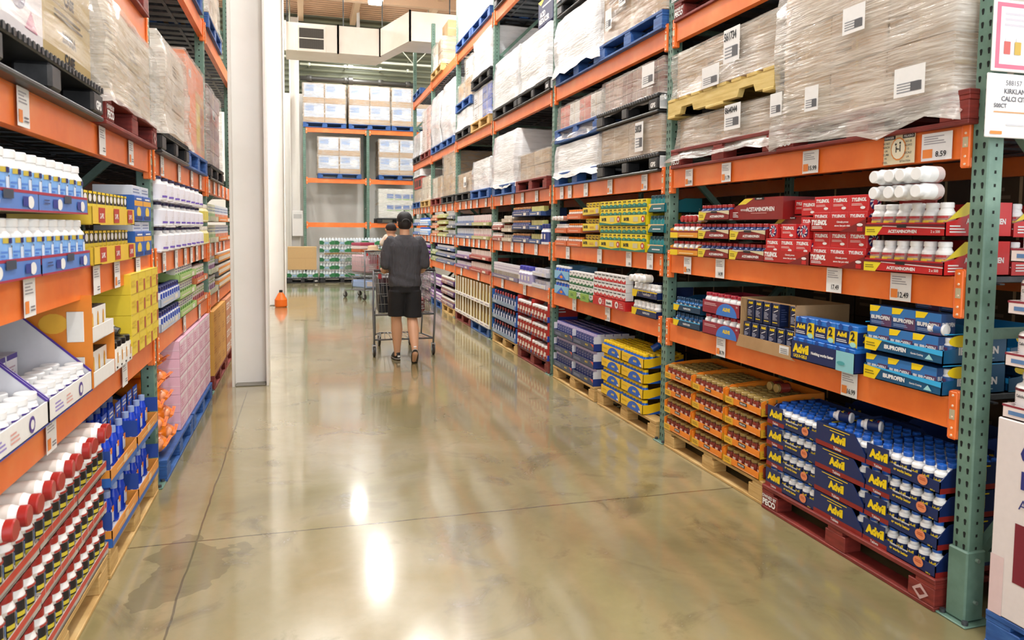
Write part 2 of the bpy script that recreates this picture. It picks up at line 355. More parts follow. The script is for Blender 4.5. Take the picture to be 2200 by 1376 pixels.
# rear beams are plain, connectors unseen
BMR = ('rack_beam', BM[1], [])
dm = MB()
for i in range(13): dm.cbox(.03+i*.187, .05, -.03, .03+i*.187+.11, 1.02, -.004, STEEL, .003)
for i in range(3): dm.box(.02, .2+i*.3, -.036, 2.42, .225+i*.3, -.03, STEEL)
DECK = ('shelf_deck', dm.mesh('deck'), [])
LVR = [('lowest', .885), ('second', 1.372), ('third', 1.965), ('fourth', 2.975), ('topmost', 4.43)]
for k in range(6):
    for j, (nm, z) in enumerate(LVR):
        if j == 4 and k < 1: continue
        f = FR(YR[k+1]-.0375, z-.127)
        inst(BM, f.p(0, 0), f.r, 'orange %s shelf beam of the %s right rack bay, aisle side' % (nm, OW[k]), 'rack beam', 'orange beams of the right racks')
        f = Fr(XR+1.07, YR[k]+.0375, z-.127, PI/2)
        inst(BMR, f.p(0, 0), f.r, 'orange %s shelf beam at the back of the %s right bay' % (nm, OW[k]), 'rack beam', 'orange beams of the right racks')
        f = FR(YR[k+1]-.0375, z); inst(DECK, f.p(0, 0), f.r, 'dark slatted steel deck on the %s shelf of the %s right bay' % (nm, OW[k]), 'shelf deck', 'steel decks of the right racks')
for k in range(4):
    lv = [('lowest', .9), ('second', 1.38), ('third', 1.97), ('topmost', 2.69 if k == 0 else 3.34)]
    for j, (nm, z) in enumerate(lv):
        f = FL(YL[k]+.0375, z-.127)
        inst(BM, f.p(0, 0), f.r, 'orange %s shelf beam of the %s left rack bay, aisle side' % (nm, OW[k]), 'rack beam', 'orange beams of the left racks')
        f = Fr(XL-1.07, YL[k+1]-.0375, z-.127, -PI/2)
        inst(BMR, f.p(0, 0), f.r, 'orange %s shelf beam at the back of the %s left bay' % (nm, OW[k]), 'rack beam', 'orange beams of the left racks')
        f = FL(YL[k]+.0375, z); inst(DECK, f.p(0, 0), f.r, 'dark slatted steel deck on the %s shelf of the %s left bay' % (nm, OW[k]), 'shelf deck', 'steel decks of the left racks')
for k in range(3):
    for nm, z in (('lowest', 1.64), ('middle', 2.86), ('top', 4.24)):
        f = FB(.0875+1.71*k, z-.127)
        inst(BMB, f.p(0, 0), 0, 'orange %s beam of the far wall rack, %s bay from left' % (nm, ORD[k]), 'rack beam', 'orange beams of the far rack')
# ---------------- pallets ----------------
def pallet_proto(mat, w=1.2, d=1.0, kind='wood', txt=None):
    top = MB()
    if kind == 'wood':
        for i in range(7): top.cbox(0, .0+i*(d-.1)/6, .112, w, .1+i*(d-.1)/6, .134, mat, .003)
        for x in (0, w/2-.05, w-.1): top.cbox(x, .002, .093, x+.1, d-.002, .112, mat, .002)
        bot = MB()
        for y in (0, d/2-.05, d-.1): bot.cbox(0, y, 0, w, y+.1, .018, mat, .003)
        bl = []
        for i, x in enumerate((0, w/2-.07, w-.14)):
            for j, y in enumerate((.0, d/2-.05, d-.1)):
                b = MB().cbox(x+.002, y+.002, .018, x+.138, y+.098, .093, mat, .003)
                if txt and j == 0 and i == 0: b.art('F', (x, .0, .018, x+.14, .1, .093), [('t', 'OWNED BY', .5, .78, .25, PAPER, .9, .03), ('t', txt, .5, .36, .48, PAPER, .9, .05)])
                if txt and j == 0 and i == 2: b.art('F', (x, .0, .018, x+.14, .1, .093), [('p', [(.2, .5), (.5, .05), (.8, .5), (.5, .95)], C('#c9a5a0')), ('p', [(.32, .5), (.5, .28), (.68, .5), (.5, .72)], RWOOD)])
                bl.append(('block', b.mesh('block')))
        return ('pallet', None, [('top_deck', top.mesh('t')), ('bottom_deck', bot.mesh('b'))]+bl)
    if kind == 'stringer':
        for i in range(8): top.cbox(i*(w-.1)/7, 0, .11, .1+i*(w-.1)/7, d, .13, mat, .003)
        bot = MB()
        for x in (0, w/2-.1, w/2, w-.1): bot.cbox(x, 0, .0, x+.1, d, .018, mat, .003)
        bl = []
        for y in (.003, d/2-.02, d-.043):
            b = MB().prism([(0, .018), (.17, .018), (.19, .062), (.33, .062), (.35, .018), (w-.35, .018), (w-.33, .062), (w-.19, .062), (w-.17, .018), (w, .018), (w, .11), (0, .11)], y, y+.038, mat, 'y')
            bl.append(('stringer', b.mesh('s')))
        return ('pallet', None, [('top_deck', top.mesh('t')), ('bottom_deck', bot.mesh('b'))]+bl)
    # black plastic: deep rims, three rounded feet, bottom skids
    top.cbox(0, 0, .11, w, d, .14, mat, .008)
    for i in range(int(w/.04)): top.box(.012+i*.04, -.003, .113, .03+i*.04, 0, .136, mat)
    bot = MB()
    for y in (0, d/2-.06, d-.12): bot.cbox(0, y, 0, w, y+.12, .02, mat, .006)
    bl = []
    for i, x in enumerate((0, w/2-.055, w-.15)):
        for y in (0, d/2-.06, d-.12):
            ww = .11 if i == 1 else .15
            b = MB().cbox(x, y+.001, .02, x+ww, y+.119, .11, mat, .012)
            if y == 0 and i == 2 and txt: b.art('F', (x, .001, .02, x+ww, .1, .11), [('t', txt, .5, .4, .4, PAPER, .8, .05)])
            bl.append(('foot', b.mesh('foot')))
    if txt:
        lb = MB().art('R', (0, 0, .02, w, .12, .12), [('r', .15, .05, .85, .95, PAPER)]+[('r', .2+.08*i, .2, .23+.08*i, .85, GREY) for i in range(7)])
        bl.append(('barcode_label', lb.mesh('l')))
    return ('pallet', None, [('top_deck', top.mesh('t')), ('bottom_deck', bot.mesh('b'))]+bl)
PAL = {}
def pallet(fr, lx, ly, lz, kind, label, w=1.2, d=1.0, txt=None):
    mat, kd = {'wood': (WOOD, 'wood'), 'yellow': (YWOOD, 'stringer'), 'red': (RWOOD, 'wood'), 'blue': (BWOOD, 'wood'), 'black': (BPLAS, 'plastic')}[kind]
    k = (kind, w, d, txt)
    if k not in PAL: PAL[k] = pallet_proto(mat, w, d, kd, txt)
    inst(PAL[k], fr.p(lx, ly, lz), fr.r, label, 'pallet', 'pallets')
# ---------------- wrapped pallet loads ----------------
def shell(w, d, h, z0, flare, bulge, mat, seed, nz=14, top=True, skirt=0):
    m = MB(); ring = []; q = 9
    cs = [(-w/2, -d/2), (w/2, -d/2), (w/2, d/2), (-w/2, d/2)]
    for i in range(4):
        a, b = cs[i], cs[(i+1) % 4]
        for j in range(q): ring.append((a[0]+(b[0]-a[0])*j/q, a[1]+(b[1]-a[1])*j/q))
    n_ = len(ring); vs = []
    for k in range(nz+1):
        t = k/nz; z = z0+h*t
        for i, (x, y) in enumerate(ring):
            e = noise.noise(Vector((x*3+seed*7, y*3, z*5)))*.018+noise.noise(Vector((x*9+seed, y*9, z*22)))*.006
            sx = 1+(.014+bulge*math.sin(PI*t)+(flare*(1-t*5) if t < .2 else 0)+e)/(w/2); sy = 1+(.014+bulge*math.sin(PI*t)+(flare*(1-t*5) if t < .2 else 0)+e)/(d/2)
            zz = z+(noise.noise(Vector((x*5, y*5, seed)))*.05 if k == 0 and skirt else 0)
            vs.append((x*sx+w/2, y*sy+d/2, zz))
    fs = [(k*n_+i, k*n_+(i+1) % n_, (k+1)*n_+(i+1) % n_, (k+1)*n_+i) for k in range(nz) for i in range(n_)]
    m.add(vs, fs, mat, True)
    if top:
        tv = [(x*.995+w/2, y*.995+d/2, z0+h+.012+.012*noise.noise(Vector((x*6, y*6, seed)))) for x, y in ring]+[(w/2, d/2, z0+h+.02)]
        m.add(tv+vs[-n_:], [(i, (i+1) % n_, n_) for i in range(n_)]+[(n_+1+i, n_+1+(i+1) % n_, (i+1) % n_, i) for i in range(n_)], mat, True)
    return m
SD = [0]
def load(fr, lx, ly, lz, w, d, h, nx, nz, mats, label, wrap=FILM, flare=.02, bulge=.0, stickers=(), art=None, skirt=0, top=True, nm='wrapped_load', drop=0):
    """shrink wrapped stack of cartons; mats cycles over cartons; art(i,k)->items printed on carton fronts"""
    SD[0] += 1; seed = SD[0]; kids = []; cw, ch = w/nx, h/nz; rnd = random.Random(seed)
    for k in range(nz):
        for i in range(nx):
            j1, j2 = rnd.uniform(0, .008), rnd.uniform(0, .008)
            B = (i*cw+.002+j1, .004+j2, k*ch+.001, (i+1)*cw-.002, d-.004, (k+1)*ch-.001)
            if k == nz-1 and i < drop: continue
            c = MB().cbox(*B, mats[(i+k*nx) % len(mats)] if not callable(mats) else mats(i, k), .005)
            if art: c.art('F', B, art(i, k))
            else: c.art('F', B, [('r', .48, .02, .52, .98, C('#c7ad85', .4)), ('l', .1, .2, .4, .6, 3, C('#85705a'))], .0004)
            c.art('R', B, [('r', 0, .46, 1, .54, C('#c7ad85', .4))], .0004); c.art('L', B, [('r', 0, .46, 1, .54, C('#c7ad85', .4))], .0004)
            kids.append(('carton', c.mesh('carton')))
    if wrap: kids.append(('stretch_wrap', shell(w, d, h+skirt, -skirt, flare, bulge, wrap, seed, top=top, skirt=skirt).mesh('wrap')))
    for (u, v, sw, sh, tx) in stickers:
        B = (u*w-sw/2, -.035-flare*.3-bulge, v*h-sh/2, u*w+sw/2, 0, v*h+sh/2)
        st = MB().add([(B[0], B[1], B[2]), (B[3], B[1], B[2]), (B[3], B[1], B[5]), (B[0], B[1], B[5])], [(0, 1, 2, 3)], PAPER)
        it = [('l', .1, .12, .9, .5, 4, GREY), ('r', .55, .15, .9, .45, C('#55565a'))]
        if tx: it += [('t', tx, .42, .78, .26, INK, .75, .03)]
        st.art('F', B, it); kids.append(('label_sheet', st.mesh('st')))
    inst((nm, None, kids), fr.p(lx, ly, lz), fr.r, label, 'pallet load', 'pallet loads')
# ---------------- goods: item and tray builders ----------------
def wart(m, r, z0, z1, items, a0=-90):           # artwork wrapped on a bottle: u is in metres around the front
    H = z1-z0; d = .0006
    def P(u, v): a = R(a0)+u/r; return ((r+d)*math.cos(a), (r+d)*math.sin(a), z0+v*H)
    for it in items:
        d += .0004
        if it[0] == 'r':
            _, u0, v0, u1, v1, mt = it; q = 5
            for i in range(q):
                a, b = u0+(u1-u0)*i/q, u0+(u1-u0)*(i+1)/q; m.add([P(a, v0), P(b, v0), P(b, v1), P(a, v1)], [(0, 1, 2, 3)], mt)
        elif it[0] == 't':
            _, tx, u, v, hh, mt, mw = it; vs, fs, wr = textgeo(tx, .03); h = hh*H; sc = min(1, mw/(wr*h)); m.add([P(u+x*h*sc, v+y*hh) for x, y in vs], fs, mt)
        elif it[0] == 'l':
            _, u0, v0, u1, v1, k, mt = it
            for i in range(k):
                v = v0+(v1-v0)*i/k; m.add([P(u0, v), P(u1-(i % 3)*.004, v), P(u1-(i % 3)*.004, v+(v1-v0)/k*.5), P(u0, v+(v1-v0)/k*.5)], [(0, 1, 2, 3)], mt)
def bottle(r, h, body, cap, label=None, lab=(.12, .68), capr=.72, caph=.2, items=(), n_=14, one=False, nm='pill_bottle', neck=.06, square=0):
    zs = h*(1-caph); sh = zs-h*neck-.2*r
    prof = [(r*.9, 0), (r, .004), (r, sh-.25*r), (r*.93, sh-.08*r), (r*.72*capr/.72, sh+.1*r), (r*capr*.88, zs)]
    cp = [(r*capr, 0), (r*capr, h*caph*.85), (r*capr*.9, h*caph), (r*.2, h*caph)]
    b = MB().lathe(prof, body, n_); c = MB().lathe(cp, cap, n_)
    if not one:
        g = MB(); q = n_*2
        for i in range(q):
            a = 2*PI*i/q; g.add([((r*capr+.0004)*math.cos(a+k), (r*capr+.0004)*math.sin(a+k), z) for k, z in ((0, .002), (.06, .002), (.06, h*caph*.8), (0, h*caph*.8))], [(0, 1, 2, 3)], cap)
    z0, z1 = h*lab[0], h*lab[1]
    lb = MB()
    if label:
        lb.lathe([(r+.0004, z0), (r+.0004, z1)], label, n_); wart(lb, r+.0006, z0, z1, items)
    if one:
        tf = Matrix.Translation((0, 0, zs)); b.lathe(cp, cap, n_, tf)
        if label: o = len(b.v); b.lathe([(r+.0004, z0), (r+.0004, z1)], label, n_); wart(b, r+.0006, z0, z1, items)
        return (nm, b.mesh(nm), [])
    kids = [('cap', c.mesh('cap'), (0, 0, zs))]
    if label: kids.append(('label', lb.mesh('label')))
    return (nm, b.mesh(nm), kids)
def bx(w, d, h, col, F=(), Rt=(), L=(), T=(), nm='medicine_box', c=.0015):
    m = MB(); B = (-w/2, 0, 0, w/2, d, h); m.cbox(*B, col, c)
    for k, a in (('F', F), ('R', Rt), ('L', L), ('T', T)):
        if a: m.art(k, B, a)
    return (nm, m.mesh(nm), [])
def tray(w, d, lip, back, col, F=(), Sd=(), inner=None, left=0, lefth=0, nm='display_tray', t=.004, sideh=None):
    m = MB(); inner = inner or col
    m.box(0, 0, 0, w, d, t, inner)
    m.box(0, 0, 0, w, t, lip, col)
    if left: m.box(0, 0, lip, left, t, lefth, col)
    m.box(0, d-t, 0, w, d, back, inner)
    sh = sideh or lip
    for x0 in (0, w-t):
        m.prism([(0, 0), (d, 0), (d, back), (d*.55, back), (min(.06, d*.3), sh if not left else lefth), (0, max(lip, sh*.8) if not left else lip)], x0, x0+t, col, 'x')
        m.box(x0, t, sh-.003, x0+t, t+.001, sh, inner)
    if F: m.art('F', (0, 0, 0, w, d, lip if not left else lefth), F)
    if Sd:
        m.art('R', (0, 0, 0, w, d, back), Sd); m.art('L', (0, 0, 0, w, d, back), Sd)
    return (nm, m.mesh(nm), [])
TI = {1: ['only'], 2: ['bottom', 'top'], 3: ['bottom', 'middle', 'top'], 4: ['bottom', 'second', 'third', 'top'], 5: ['bottom', 'second', 'third', 'fourth', 'top'], 6: ['bottom', 'second', 'third', 'fourth', 'fifth', 'top']}
RW = ['front row', 'second row', 'third row', 'fourth row', 'fifth row', 'sixth row', 'seventh row']
def block(fr, x, z, W, Dp, tiers, pitch, tr, it, nx, rows, tl, il, short, sp=None, y=0, iy=.035, group=None, cat='box', lift=.005, tcat='tray', skip=(), jit=.002, tw=None):
    """tiers of trays (tr may be None) with nx items across and rows deep in each"""
    for k in range(tiers):
        tn = TI[tiers][k]; j = random.uniform(-1, 1)*jit*2
        if tr: inst(tr, fr.p(x+j, y+random.uniform(0, jit*2), z+k*pitch), fr.r, '%s%s' % (tl, ', %s tier' % tn if tiers > 1 else ''), tcat, 'display trays '+short)
        rr = rows[k] if isinstance(rows, (list, tuple)) else rows
        s_ = sp or (Dp-.05)/max(rr, 1)
        for r_ in range(rr):
            for i in range(nx):
                if (k, r_, i) in skip: continue
                lx = x+j+(i+.5)*W/nx+random.uniform(-1, 1)*jit
                lb = '%s, %s from left%s, %s%s' % (il, ORD[i], (', '+RW[r_]) if rr > 1 else '', (tn+' ') if tiers > 1 else '', short)
                inst(it, fr.p(lx, y+iy+r_*s_, z+k*pitch+lift), fr.r+random.uniform(-1, 1)*jit*8, lb, cat, group or ('stock '+short))
def price(fr, lx, lz, tx, label, w=.105, h=.125, sq=True, small=False, ln=True):
    m = MB(); m.box(-w/2, -.012, 0, w/2, -.0105, h, PAPER); B = (-w/2, -.012, 0, w/2, 0, h); it = []
    if ln: it.append(('l', .08, .58, .8, .92, 4, C('#a3a1a6')))
    if sq: it.append(('r', .05, .1, .38, .42, C('#ef8a3c')))
    if tx: it.append(('t', tx, .66 if sq else .6, .22, .21, INK, .5, .02))
    else: it.append(('l', .5, .12, .9, .3, 2, C('#77757c')))
    m.art('F', B, it); inst(('price_card', m.mesh('price_card'), []), fr.p(lx, 0, lz), fr.r, label, 'price card', 'price cards on the beams')
c_ = C
RED, DRED, NAVY, YEL = C('#c9282a', .35), C('#8a1f20', .4), C('#15295c', .35), C('#f5d414', .4)
BLUE, LBLUE, TEAL, DTEAL = C('#1e56b8', .35), C('#7fb3ea', .4), C('#1d9aa0', .4), C('#123d5c', .4)
ORG, CREAM, PURP, LPINK = C('#f28a22', .45), C('#e9e2cf', .5), C('#4b3192', .4), C('#eec3d4', .45)
GRN, DGRN, SILV, GOLD = C('#6fae3a', .45), C('#1f6b3c', .45), C('#b9c0cc', .4), C('#a98e4a', .4)
OL = C('#8d7a4b', .4); MAR = C('#6a1a28', .4); SKYB = C('#38b0e8', .35)
WB = C('#f4f4f3', .28)
# --- right bay 1, floor: orange trays of gold-capped jars ---
jar = bottle(.028, .088, C('#6e3a22', .2), C('#a58a4c', .35), C('#8c3226', .4), (.12, .72), .93, .19, [('r', -.012, .15, .016, .7, C('#dcc4b2')), ('r', -.03, .45, -.014, .9, C('#e5b83a')), ('l', -.01, .2, .012, .6, 4, C('#8b2a20'))], 14, nm='jar', neck=.0)
otF = [('r', 0, 0, .24, 1, C('#e9b52e', .4)), ('l', .03, .3, .2, .8, 2, C('#9a7a1c')), ('r', .42, .5, .62, .95, INK), ('t', 'KIRKLAND', .52, .72, .26, PAPER, .16, .02), ('l', .35, .12, .9, .36, 1, C('#f9c08a'))]
ot = tray(.366, .42, .042, .115, ORG, otF, [('r', 0, 0, .3, .4, C('#e0a92a')), ('l', .04, .1, .25, .3, 2, C('#9a7a1c'))], sideh=.1)
f = FR(4.655, .134, -.035)
for c, (wx, nm) in enumerate(((0, 'column beside the second upright'), (.385, 'middle column'), (.77, 'column beside the navy trays'))):
    block(f, wx, 0, .372, .42, 4, .122, ot, jar, 6, [1, 1, 1, 6], 'orange tray of gold-capped jars, '+nm, 'gold-capped jar', 'orange tray, '+nm, .06, jit=.0015, cat='jar', group='gold-capped jars in the orange trays', iy=.04)
for i in range(2):
    inst(jar, f.p(.99+i*.062, .24, .134-.134+.122*3+.137), f.r, 'gold-capped jar lying on the near orange column, %s of two' % ('far one', 'near one')[i], 'jar', 'gold-capped jars in the orange trays', rot=(PI/2, 0, -PI/2))
pallet(FR(4.66, 0, -.03), 0, 0, 0, 'wood', 'raw wooden pallet under the orange jar trays', 1.17)
# --- navy trays of pill bottles on the red pallet ---
pallet(FR(3.475, 0, -.045), 0, 0, 0, 'red', 'red wooden pallet under the navy pill bottle trays', 1.17, 1.0, 'PECO')
adv = bottle(.0265, .109, WB, C('#1f5fc0', .35), NAVY, (.08, .55), .7, .17, [('t', 'Advil', 0, .72, .3, YEL, .036), ('l', -.014, .3, .014, .5, 1, YEL), ('r', -.02, .02, .02, .16, C('#7d1f24'))], 16, neck=.07, nm='tablet_bottle')
advF = [('r', 0, 0, .36, .22, C('#8c231f', .4)), ('t', 'Advil', .18, .6, .42, YEL, .3, .07), ('t', 'Tablets', .18, .1, .12, PAPER, .14, .02),
        ('t', "Nothing's stronger", .53, .50, .13, PAPER, .27, .03), ('t', 'or works better', .53, .33, .13, YEL, .25, .03), ('e', .79, .34, .065, .22, C('#e58a5c')), ('l', .75, .3, .83, .44, 2, C('#b84a2a')), ('t', '360 ct', .92, .09, .07, YEL, .1, .02)]
advS = [('r', 0, 0, 1, .2, C('#8c231f', .4)), ('t', 'Advil', .5, .55, .45, YEL, .6, .07), ('t', 'Tablets', .5, .1, .12, PAPER, .3, .02), ('l', .25, .84, .75, .95, 1, YEL)]
at = tray(.405, .34, .05, .112, NAVY, advF, advS, left=.13, lefth=.1, inner=C('#22386e'))
# middle column: the same tray turned so that its long side faces the aisle
m = MB(); B = (0, 0, 0, .335, .4, .114); m.box(0, 0, 0, .335, .4, .004, NAVY)
m.prism([(0, 0), (.335, 0), (.335, .035), (.262, .112), (0, .112)], 0, .004, NAVY, 'y'); m.prism([(0, 0), (.335, 0), (.335, .035), (.262, .112), (0, .112)], .396, .4, NAVY, 'y'); m.box(.331, .004, 0, .335, .396, .035, NAVY); m.box(0, .004, 0, .004, .396, .112, C('#22386e'))
m.art('F', B, [('r', 0, 0, 1, .2, C('#8c231f', .4)), ('t', 'Advil', .46, .52, .36, YEL, .42, .07), ('t', 'Tablets', .46, .1, .12, PAPER, .16, .02), ('l', .16, .88, .7, .95, 1, YEL), ('l', .3, .77, .6, .84, 1, YEL)])
ats = ('display_tray', m.mesh('display_tray'), [])
f = FR(3.465, .134, -.03)
AG = 'blue-capped white pill bottles in the navy trays'
block(f, 0, 0, .395, .34, 4, .117, at, adv, 7, [1, 1, 1, 5], 'navy tray of blue-capped bottles, column beside the orange trays', 'blue-capped white bottle', 'navy tray, far column', .057, group=AG, cat='bottle', jit=.001, iy=.036, skip=[(3, 0, 0)])
block(f, .742, 0, .405, .34, 4, .117, at, adv, 7, [1, 1, 1, 6], 'navy tray of blue-capped bottles, column beside the near upright', 'blue-capped white bottle', 'navy tray, near column', .057, group=AG, cat='bottle', jit=.001, iy=.036)
for k in range(4):
    inst(ats, f.p(.402, .0, k*.117), f.r, 'navy tray showing its long side with a large word, %s of middle column' % TI[4][k], 'tray', 'display trays navy middle')
    for i in range(5):
        if k == 3 or i == 0:
            for j in range(6 if k == 3 else 1):
                if k == 3 or j == 0: inst(adv, f.p(.402+.3-i*.057, .036+j*.057, k*.117+.005), f.r+PI/2, 'blue-capped white bottle, %s from right, %s, %s middle navy tray' % (ORD[i], RW[j], TI[4][k]), 'bottle', AG)
for i in range(2):
    inst(adv, f.p(.50+i*.17, .13+i*.02, 3*.117+.141), 0, 'blue-capped bottle lying on the navy trays, %s' % ('farther one', 'nearer one')[i], 'bottle', AG, rot=(-PI/2, 0, .45+i*.1))
# second navy stack behind with its printed side
for i in range(3):
    inst(at, f.p(.36+.41*(i-.9), .52, 3*.117-.02), f.r, 'navy tray in the rear row, %s from left' % ORD[i], 'tray', 'rear navy trays')
# --- right bay 1, lowest shelf ---
kb = bottle(.025, .088, C('#2a6aa8', .2), C('#123a5a', .4), C('#27557a', .4), (.1, .62), .8, .22, [('r', -.018, .1, .012, .9, C('#c9d3da')), ('r', -.02, .5, -.004, .95, C('#d8a53a'))], 12)
kt = tray(.36, .3, .045, .1, DTEAL, [('p', [(0, 1), (.24, 1), (.16, 0), (0, 0)], YEL), ('r', 0, .93, 1, 1.06, SKYB), ('t', 'NAPROXEN', .52, .5, .3, PAPER, .4, .03)], sideh=.07, inner=SKYB)
f = FR(4.585, .885, -.02)
block(f, 0, 0, .36, .3, 2, .105, kt, kb, 6, 1, 'dark teal tray with bright blue rim beside the second upright', 'small blue bottle', 'teal naproxen tray', group='small blue bottles', cat='bottle')
wbl = bottle(.028, .1, WB, C('#a82536', .4), WB, (.1, .6), .82, .2, [('r', -.024, .1, .024, .62, C('#2d4fa8')), ('t', 'ALEVE', 0, .4, .3, YEL, .03)], 14)
alF = [('e', .66, 0, .27, .95, C('#3b7bd0'), 0, 180), ('t', 'ALEVE', .66, .5, .28, YEL, .22, .06), ('l', .06, .62, .4, .85, 2, C('#e6b8bb')), ('t', '320', .93, .82, .12, PAPER, .08, .02)]
alt = tray(.42, .3, .082, .12, C('#96253a', .4), alF, [('t', 'ALEVE', .5, .4, .3, YEL, .6, .05)])
f = FR(4.185, .885, -.03)
block(f, 0, 0, .42, .3, 2, .135, alt, wbl, 6, 1, 'maroon tray with a blue arch, lowest near shelf', 'maroon-capped white bottle', 'maroon arch tray', group='maroon-capped white bottles', cat='bottle', lift=.03)
# cardboard case with tall navy boxes
m = MB(); W_, D_, H_ = .50, .34, .27
m.box(0, 0, 0, W_, D_, .004, CARD).box(0, 0, 0, .004, D_, H_, CARD).box(W_-.004, 0, 0, W_, D_, H_, CARD).box(0, D_-.004, 0, W_, D_, H_, CARD).box(0, 0, H_-.006, W_, .004, H_, CARD)
m.prism([(-.03, -.022), (W_+.01, -.022), (W_-.01, -.016), (W_-.03, .05), (.0, .05)], -.004, -.001, CARD, 'y')
m.art('F', (0, -.004, -.02, W_, 0, .06), [('r', .76, .25, .92, .8, PAPER)]+[('r', .78, .3+.13*i, .9, .36+.13*i, GREY) for i in range(3)])
f = FR(3.755, .885, -.03); inst(('open_case', m.mesh('case'), []), f.p(0, 0, .002), f.r, 'open cardboard case holding tall navy boxes, lowest near shelf', 'cardboard case')
tb = bx(.066, .06, .125, C('#172448', .35), [('t', 'Advil', .5, .87, .13, YEL, .85, .06), ('p', [(.25, .6), (.8, .7), (.82, .74), (.25, .63)], PAPER), ('l', .15, .25, .75, .56, 6, C('#b9bed0')), ('l', .15, .12, .8, .2, 1, YEL)], [('l', .2, .2, .8, .8, 6, C('#3a466e'))])
for k in range(2):
    for i in range(6):
        if k == 1 and i == 4: continue
        inst(tb, f.p(.012+.04+i*.08*.985, .012+(.0 if k == 0 else .02), .006+k*.128), f.r, 'tall navy box, %s from left, %s row of the open case' % (ORD[i], TI[2][k]), 'box', 'tall navy boxes in the cardboard case')
# liqui-gels
lqF = [('r', .74, 0, 1, 1, C('#8ecbd3', .4)), ('t', 'Advil', .17, .62, .5, YEL, .3, .07), ('t', 'LIQUI-GELS', .17, .2, .2, YEL, .28, .04), ('t', 'Nothing works faster', .53, .52, .2, PAPER, .38, .05), ('e', .82, .4, .06, .1, C('#4ba3a8'))]
lqt = tray(.455, .3, .095, .1, NAVY, lqF, [('t', 'Advil', .5, .5, .4, YEL, .5, .06)], inner=BLUE)
lqb = bx(.145, .09, .105, C('#2c7bd6', .3), [('r', 0, .14, .62, .75, NAVY), ('p', [(.62, .2), (1, .05), (1, .8), (.68, .8)], YEL), ('t', 'Advil', .3, .56, .24, YEL, .55, .06), ('t', '2', .8, .55, .4, INK, .3, .04), ('l', .06, .2, .55, .36, 2, PAPER), ('e', .25, .9, .1, .14, C('#174a9c')), ('e', .7, .9, .1, .14, C('#174a9c')), ('e', .84, .18, .14, .12, C('#a5dfd4'))], [('r', 0, .14, 1, .75, NAVY), ('t', '2', .5, .5, .4, YEL, .5, .04)])
f = FR(3.25, .885, -.055); inst(lqt, f.p(0, 0), f.r, 'navy tray with pale teal corner and large yellow word, lowest near shelf', 'tray')
for k in range(2):
    for i in range(3): inst(lqb, f.p(.075+i*.15, .01+k*.012, .006+k*.107), f.r, 'bright blue double-bottle box, %s from left, %s row of navy tray' % (ORD[i], TI[2][k]), 'box', 'bright blue double-bottle boxes')
# ibuprofen
ibF = [('p', [(0, .5), (.2, 1), (0, 1)], YEL), ('p', [(0, 0), (.16, 0), (.25, 1), (0, 1)], YEL), ('l', .02, .3, .15, .7, 2, C('#8c7a10')), ('p', [(.2, .92), (1, .62), (1, 1.02), (0, 1.02)], SKYB), ('t', 'IBUPROFEN', .42, .5, .34, PAPER, .32, .05), ('t', 'Gentle Coating', .7, .4, .18, PAPER, .2, .02), ('p', [(.8, .2), (.9, .2), (.85, .6)], C('#9fd6da'))]
ibS = [('e', .28, .75, .2, .2, YEL), ('t', 'IBUPROFEN', .55, .42, .26, PAPER, .7, .05), ('l', .3, .12, .8, .26, 2, C('#9fc3d0')), ('r', 0, .97, 1, 1.0, SKYB)]
ibt = tray(.425, .33, .056, .125, C('#10557e', .35), ibF, ibS, inner=SKYB, sideh=.062)
ibb = bx(.128, .075, .088, C('#24487e', .3), [('r', 0, .5, 1, 1, C('#2f74b8')), ('r', .55, 0, 1, .6, C('#5a3a5e')), ('p', [(0, 1), (.5, 1), (.35, .72), (0, .68)], YEL), ('t', 'IBUPROFEN', .5, .42, .2, PAPER, .85, .04), ('l', .1, .1, .7, .25, 2, C('#8aa4cc'))], [('t', 'IBUPROFEN', .5, .5, .2, PAPER, .85, .03)])
ibw = bottle(.024, .075, WB, WB, C('#2c5a9a', .4), (.12, .6), .8, .22, [('r', -.015, .1, .01, .8, C('#5a3a5e'))], 14)
f = FR(2.758, .885, -.03)
for k in range(2):
    for dd in range(2):
        inst(ibt, f.p(0, dd*.35, k*.128), f.r, 'deep blue ibuprofen tray with yellow corner, %s tier, %s' % (TI[2][k], ('front', 'rear stack behind')[dd]), 'tray', 'deep blue trays')
    for i in range(3): inst(ibb, f.p(.066+i*.13, .01, .02+k*.128), f.r, 'dark blue carton, %s from left in the %s ibuprofen tray' % (ORD[i], TI[2][k]), 'box', 'dark blue cartons')
    inst(ibw, f.p(.4, .06, .03+k*.128), f.r, 'small white bottle at the near end of the %s ibuprofen tray' % TI[2][k], 'bottle')
for i in range(3): inst(ibb, f.p(.066+i*.13, .02, .24+.001), f.r, 'dark blue carton on top of the ibuprofen trays, %s from left' % ORD[i], 'box', 'dark blue cartons')
for i in range(2): inst(ibb, f.p(.22+i*.13, .12, .33), f.r, 'dark blue carton, topmost behind the others, %s' % ('left one', 'right one')[i], 'box', 'dark blue cartons')
inst(ibw, f.p(.33+.07, .04, .235+.03), 0, 'small white bottle lying beside the dark blue cartons', 'bottle', rot=(PI/2, 0, -PI+.1))
